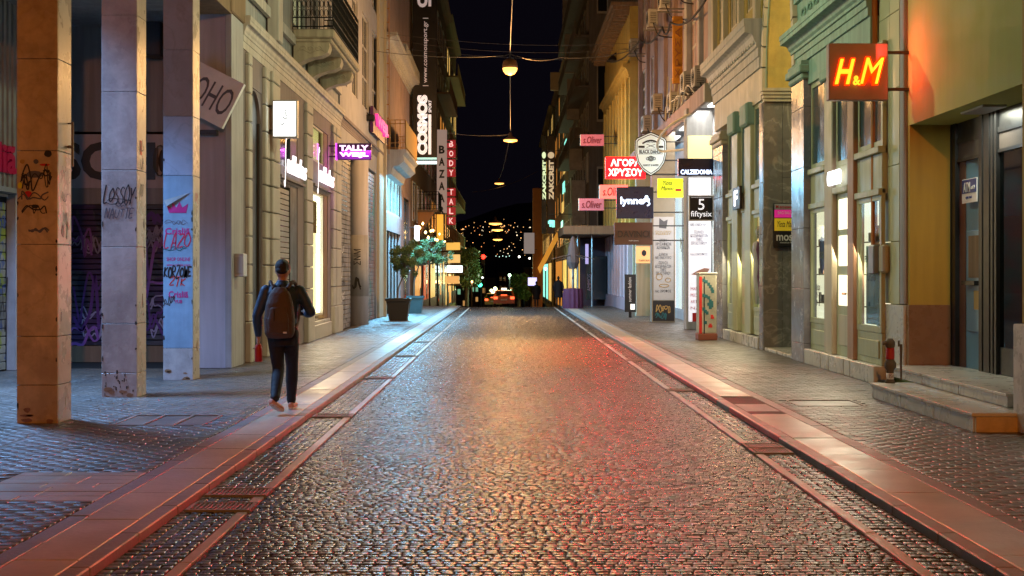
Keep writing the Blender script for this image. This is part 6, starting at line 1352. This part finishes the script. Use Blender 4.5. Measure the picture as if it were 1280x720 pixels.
# ================================================================== PEOPLE
def loft(pts, n=14):
    """pts: (center, rx, ry) horizontal-ish ellipse rings perpendicular to path"""
    vs = []; fs = []; C_ = [Vector(p[0]) for p in pts]
    for i, (c, rx, ry) in enumerate(pts):
        d = (C_[min(i+1,len(C_)-1)]-C_[max(i-1,0)]).normalized()
        ux = Vector((1,0,0)); ux = (ux-d*ux.dot(d)).normalized() if abs(d.x) < .95 else Vector((0,0,1)); uy = d.cross(ux)
        for k in range(n): a = 2*math.pi*k/n; vs.append(tuple(C_[i]+ux*rx*math.cos(a)+uy*ry*math.sin(a)))
    for i in range(len(pts)-1):
        for k in range(n): fs.append((i*n+k,i*n+(k+1)%n,(i+1)*n+(k+1)%n,(i+1)*n+k))
    fs += [tuple(range(n))[::-1], tuple((len(pts)-1)*n+k for k in range(n))]; return vs, fs
def ball(c, r, n=14):
    p = [((c[0],c[1],c[2]+r[2]*math.sin(a)), max(r[0]*math.cos(a),.001), max(r[1]*math.cos(a),.001)) for a in np.linspace(-1.45,1.45,9)]; return loft(p, n)
def remesh(name, mb, m, parent, voxel, smooth=4, origin=None):
    o = raw(name, mb.v, mb.f, None, None, origin=(0,0,0)); md = o.modifiers.new('r','REMESH'); md.mode = 'VOXEL'; md.voxel_size = voxel
    s = o.modifiers.new('s','SMOOTH'); s.iterations = smooth; s.factor = .5
    me = bpy.data.meshes.new_from_object(o.evaluated_get(bpy.context.evaluated_depsgraph_get())); bpy.data.objects.remove(o)
    a = np.empty(len(me.vertices)*3); me.vertices.foreach_get('co', a); a = a.reshape(-1,3)
    org = W[parent.name] if parent else Vector((0,0,0)); a -= np.array(org); me.vertices.foreach_set('co', a.ravel())
    me.materials.clear(); me.materials.append(m); me.polygons.foreach_set('use_smooth', [True]*len(me.polygons)); me.update()
    return link(bpy.data.objects.new(name, me), parent, org)
py_ = 15.85; PX = fx(353, py_)
man = thing('person', (PX,py_,SW), 'man walking away in a navy jacket with a brown backpack and dark jeans', 'person')
def w3(x, y, z): return (PX+x, py_+y, SW+z)
# limbs (x right, y forward/away, z up)
LS, LE, LH = (-.19,.0,1.42), (-.29,-.03,1.13), (-.285,.03,.88)
RS, RE, RH = (.2,.0,1.42), (.33,.02,1.17), (.24,.26,1.14)
LHP, LK, LA = (-.085,.0,.92), (-.05,.02,.50), (-.03,-.33,.2)
RHP, RK, RA = (.095,.0,.92), (.075,.24,.52), (.04,.4,.1)
bd = MB()
bd.add(ball(w3(.0,.02,1.665), (.083,.098,.115))); bd.add(ball(w3(.0,.04,1.6), (.06,.075,.07)))
bd.add(loft([(w3(.0,.0,1.42),.065,.065),(w3(0,.01,1.5),.056,.06),(w3(0,.02,1.6),.058,.062)]))
for s_ in (-1,1): bd.add(ball(w3(s_*.08,.02,1.655), (.012,.02,.032), 8))
bd.add(ball(w3(0,.122,1.645), (.014,.02,.024), 8)); bd.add(ball(w3(0,.108,1.6), (.028,.012,.008), 8))
for s_ in (-1,1): bd.add(ball(w3(s_*.033,.1,1.675), (.015,.012,.009), 8))
bd.add(loft([(w3(0,0,.86),.15,.1),(w3(0,0,1.0),.145,.1),(w3(0,0,1.15),.15,.105),(w3(0,0,1.3),.175,.11),(w3(0,0,1.4),.16,.1),(w3(0,0,1.46),.08,.07)]))
def limb(mb, a, b_, c, r1, r2, r3, sc=1.):
    A, B, Cc = Vector(w3(*a)), Vector(w3(*b_)), Vector(w3(*c))
    mb.add(loft([(A,r1,r1),(A.lerp(B,.5),(r1+r2)/2*1.03,(r1+r2)/2*1.03),(B,r2,r2),(B.lerp(Cc,.35),r2*1.02,r2*1.02),(Cc,r3,r3)], 12)); mb.add(ball(tuple(A), (r1,r1,r1), 10)); mb.add(ball(tuple(B), (r2,r2,r2), 10)); mb.add(ball(tuple(Cc), (r3,r3,r3), 10))
limb(bd, LS, LE, LH, .05, .04, .028); limb(bd, RS, RE, RH, .05, .04, .028); limb(bd, LHP, LK, LA, .085, .055, .04); limb(bd, RHP, RK, RA, .085, .055, .04)
# hands with five fingers; left hand grips the bottle neck, right one raised in front holding a phone
def hand(mb, wrist, d, side, curl):
    w_ = Vector(w3(*wrist)); d = Vector(d).normalized(); s_ = Vector((0,1,0)) if abs(d.y) < .7 else Vector((1,0,0)); nrm = d.cross(s_).normalized()*side
    mb.add(loft([(w_,.028,.022),(w_+d*.045,.022,.04),(w_+d*.085,.018,.042)], 10))
    for k in range(4):
        b0 = w_+d*.085+s_*(-.03+.02*k); l = (.034,.04,.037,.028)[k]; d1 = (d+nrm*curl*.6).normalized(); d2 = (d+nrm*curl*2).normalized(); d3 = (d*.2+nrm*curl*2).normalized()
        p1 = b0+d1*l; p2 = p1+d2*l*.75; p3 = p2+d3*l*.6; mb.add(tube([b0-d*.02,b0,p1,p2,p3], [.009,.009,.0085,.008,.0065], 8))
    b0 = w_+d*.03+s_*.026; mb.add(tube([b0,b0+(s_*.7+nrm*.5+d*.6).normalized()*.035,b0+(s_*.5+nrm*.9+d).normalized()*.06], [.012,.01,.008], 8))
hand(bd, LH, (0,.05,-1), -1, .9); hand(bd, RH, (-.3,.6,.3), 1, .8)
remesh('body', bd, M['skin'], man, .007, 3)
hr_ = MB(); hr_.add(ball(w3(0,.012,1.70), (.09,.104,.094))); hr_.add(ball(w3(0,-.05,1.655), (.07,.045,.045))); ho = remesh('hair', hr_, M['hair'], man, .008, 2)
# jacket
jk = MB(); jk.add(loft([(w3(.0,-.0,.965),.165,.125),(w3(0,0,1.0),.172,.13),(w3(0,0,1.15),.178,.13),(w3(0,0,1.3),.2,.13),(w3(0,0,1.4),.205,.12),(w3(0,0,1.46),.15,.1),(w3(0,.0,1.505),.085,.085)], 20)); jk.add(loft([(w3(0,.0,1.46),.09,.09),(w3(0,.01,1.535),.072,.076)], 16))
def sleeve(a, b_, c):
    limb(jk, a, b_, c, .07, .057, .043)
    for t_ in (.2,.45,.7,.9):
        p = Vector(w3(*b_)).lerp(Vector(w3(*c)), t_); jk.add(ball(tuple(p), (.055-.012*t_,.055-.012*t_,.022), 10))
        p = Vector(w3(*a)).lerp(Vector(w3(*b_)), t_); jk.add(ball(tuple(p), (.073-.012*t_,.073-.012*t_,.03), 10))
sleeve(LS,LE,(-.285,.025,.915)); sleeve(RS,RE,(.255,.22,1.142))
remesh('jacket', jk, M['jacket'], man, .011, 2)
tr = MB(); tr.add(loft([(w3(.0,0,.78),.14,.11),(w3(0,0,.86),.168,.125),(w3(0,0,.95),.165,.122),(w3(0,0,1.02),.15,.11)], 18))
limb(tr, LHP, LK, LA, .1, .07, .052); limb(tr, RHP, RK, RA, .1, .072, .052)
for (k_, a_) in ((LK,LA),(RK,RA)):
    for t_ in (0,.6,.8,.95): p = Vector(w3(*k_)).lerp(Vector(w3(*a_)), t_); tr.add(ball(tuple(p), (.074-.014*t_,.074-.014*t_,.022), 10))
remesh('trousers', tr, M['trousers'], man, .011, 2)
# shoes
def shoe(ank, toe, ht):
    a, b_ = Vector(w3(*ank)), Vector(w3(*toe)); mb = MB(); d = (b_-a); 
    mb.add(loft([(a+d*-.22,.03,.028),(a+d*-.05,.04,.042),(a+d*.4,.043,.038),(a+d*.75,.046,.03),(a+d*1.0,.03,.018)], 14)); o = remesh('shoe', mb, M['shoe'], man, .007, 2)
    off = Vector((0,0,-.03)); mb = MB(); mb.add(loft([(a+d*-.22+off,.032,.014),(a+d*.4+off,.046,.014),(a+d*.8+off*.8,.048,.013),(a+d*1.02+off*.5,.028,.01)], 12)); remesh('sole', mb, M['sole'], o, .006, 2)
shoe((-.055,-.345,.15), (.03,-.17,.05), 0); shoe((.045,.37,.05), (.06,.58,.05), 0)
# backpack
bp = MB(); bp.add(loft([(w3(0,-.19,.885),.15,.075),(w3(0,-.2,.93),.172,.09),(w3(0,-.205,1.1),.18,.1),(w3(0,-.2,1.27),.16,.09),(w3(0,-.18,1.39),.12,.07),(w3(0,-.165,1.46),.07,.04)], 20)); bo = remesh('backpack', bp, M['pack'], man, .012, 3)
bp = MB(); bp.add(loft([(w3(0,-.275,.93),.115,.03),(w3(0,-.285,1.08),.125,.035),(w3(0,-.27,1.22),.1,.03),(w3(0,-.24,1.3),.05,.02)], 16)); remesh('front_pocket', bp, M['pack'], bo, .009, 2)
box('zip', bo, (PX-.045,PX-.037,py_-.33,py_-.31,SW+1.08,SW+1.22), M['pack_d']); box('reflective_tag', bo, (PX+.06,PX+.1,py_-.318,py_-.312,SW+.935,SW+.955), M['white_i'])
MB().tube([w3(-.02,-.17,1.45),w3(0,-.19,1.49),w3(.02,-.17,1.45)], .012).build('grab_handle', M['pack_d'], bo)
for s_ in (-1,1): mb = MB(); mb.tube(curve([w3(s_*.08,-.15,1.45),w3(s_*.13,-.05,1.525),w3(s_*.15,.07,1.47),w3(s_*.16,.14,1.3),w3(s_*.17,.1,1.1),w3(s_*.17,-.1,.98)]), .022, 6); mb.build('strap', M['pack'], bo)
# bottle in left hand
bt = thing('water_bottle', w3(-.285,.035,.55), 'red bottle held in the walking man\'s left hand', 'bottle')
v, f = lathe(*w3(-.285,.035,0)[:2], [(.038,SW+.59),(.045,SW+.6),(.045,SW+.755),(.04,SW+.78),(.02,SW+.8),(.02,SW+.81)], 16); raw('flask', v, f, mat('bottle_red', (.45,.02,.015), .35), bt, smooth=True)
v, f = lathe(*w3(-.285,.035,0)[:2], [(.023,SW+.805),(.023,SW+.84)], 12); raw('cap', v, f, M['ink'], bt, smooth=True)
piece('phone_body', thing('phone', w3(.19,.34,1.18), 'dark phone held in the walking man\'s raised right hand', 'phone'), (PX+.15,PX+.22,py_+.335,py_+.345,SW+1.12,SW+1.26), M['ink'], .004)
# far silhouettes
def figure(px, y, h, label, m1, m2):
    X = fx(px,y); zb = gz(y)+SW; t = thing('person', (X,y,zb), label, 'person'); k = h/1.75
    q_ = lambda x,y_,z: (X+x*k, y+y_*k, zb+z*k)
    b_ = MB(); b_.add(ball(q_(0,0,1.63), (.08*k,.095*k,.12*k), 10)); b_.add(loft([(q_(0,0,.85),.15*k,.1*k),(q_(0,0,1.1),.15*k,.1*k),(q_(0,0,1.38),.19*k,.11*k),(q_(0,0,1.5),.07*k,.07*k)],12))
    for s_ in (-1,1):
        b_.add(loft([(q_(s_*.09,0,.88),.085*k,.09*k),(q_(s_*.09,s_*.08,.48),.06*k,.06*k),(q_(s_*.09,s_*.1,.06),.045*k,.05*k)],10)); b_.add(loft([(q_(s_*.2,0,1.42),.05*k,.05*k),(q_(s_*.25,.0,1.12),.04*k,.04*k),(q_(s_*.22,.06,.86),.035*k,.035*k)],8)); b_.add(ball(q_(s_*.09,-.05,.04),(.05*k,.12*k,.04*k),8)); b_.add(ball(q_(s_*.215,.07,.8),(.03*k,.035*k,.06*k),8))
    remesh('body', b_, m2, t, .02, 2)
    c_ = MB(); c_.add(loft([(q_(0,0,.5),.24*k,.17*k),(q_(0,0,.9),.21*k,.15*k),(q_(0,0,1.35),.23*k,.14*k),(q_(0,0,1.5),.1*k,.09*k)],14))
    for s_ in (-1,1): c_.add(loft([(q_(s_*.19,0,1.42),.07*k,.07*k),(q_(s_*.27,.0,1.12),.06*k,.06*k),(q_(s_*.24,.06,.88),.05*k,.05*k)],10))
    remesh('coat', c_, m1, t, .02, 2)
figure(698, 74, 1.65, 'dark silhouetted person in a long coat standing by the lit shop at the crest', M['trousers'], M['ink']); figure(670.5, 90, 1.7, 'small dark silhouetted person by the orange pier beyond the crest', M['trousers'], M['ink'])
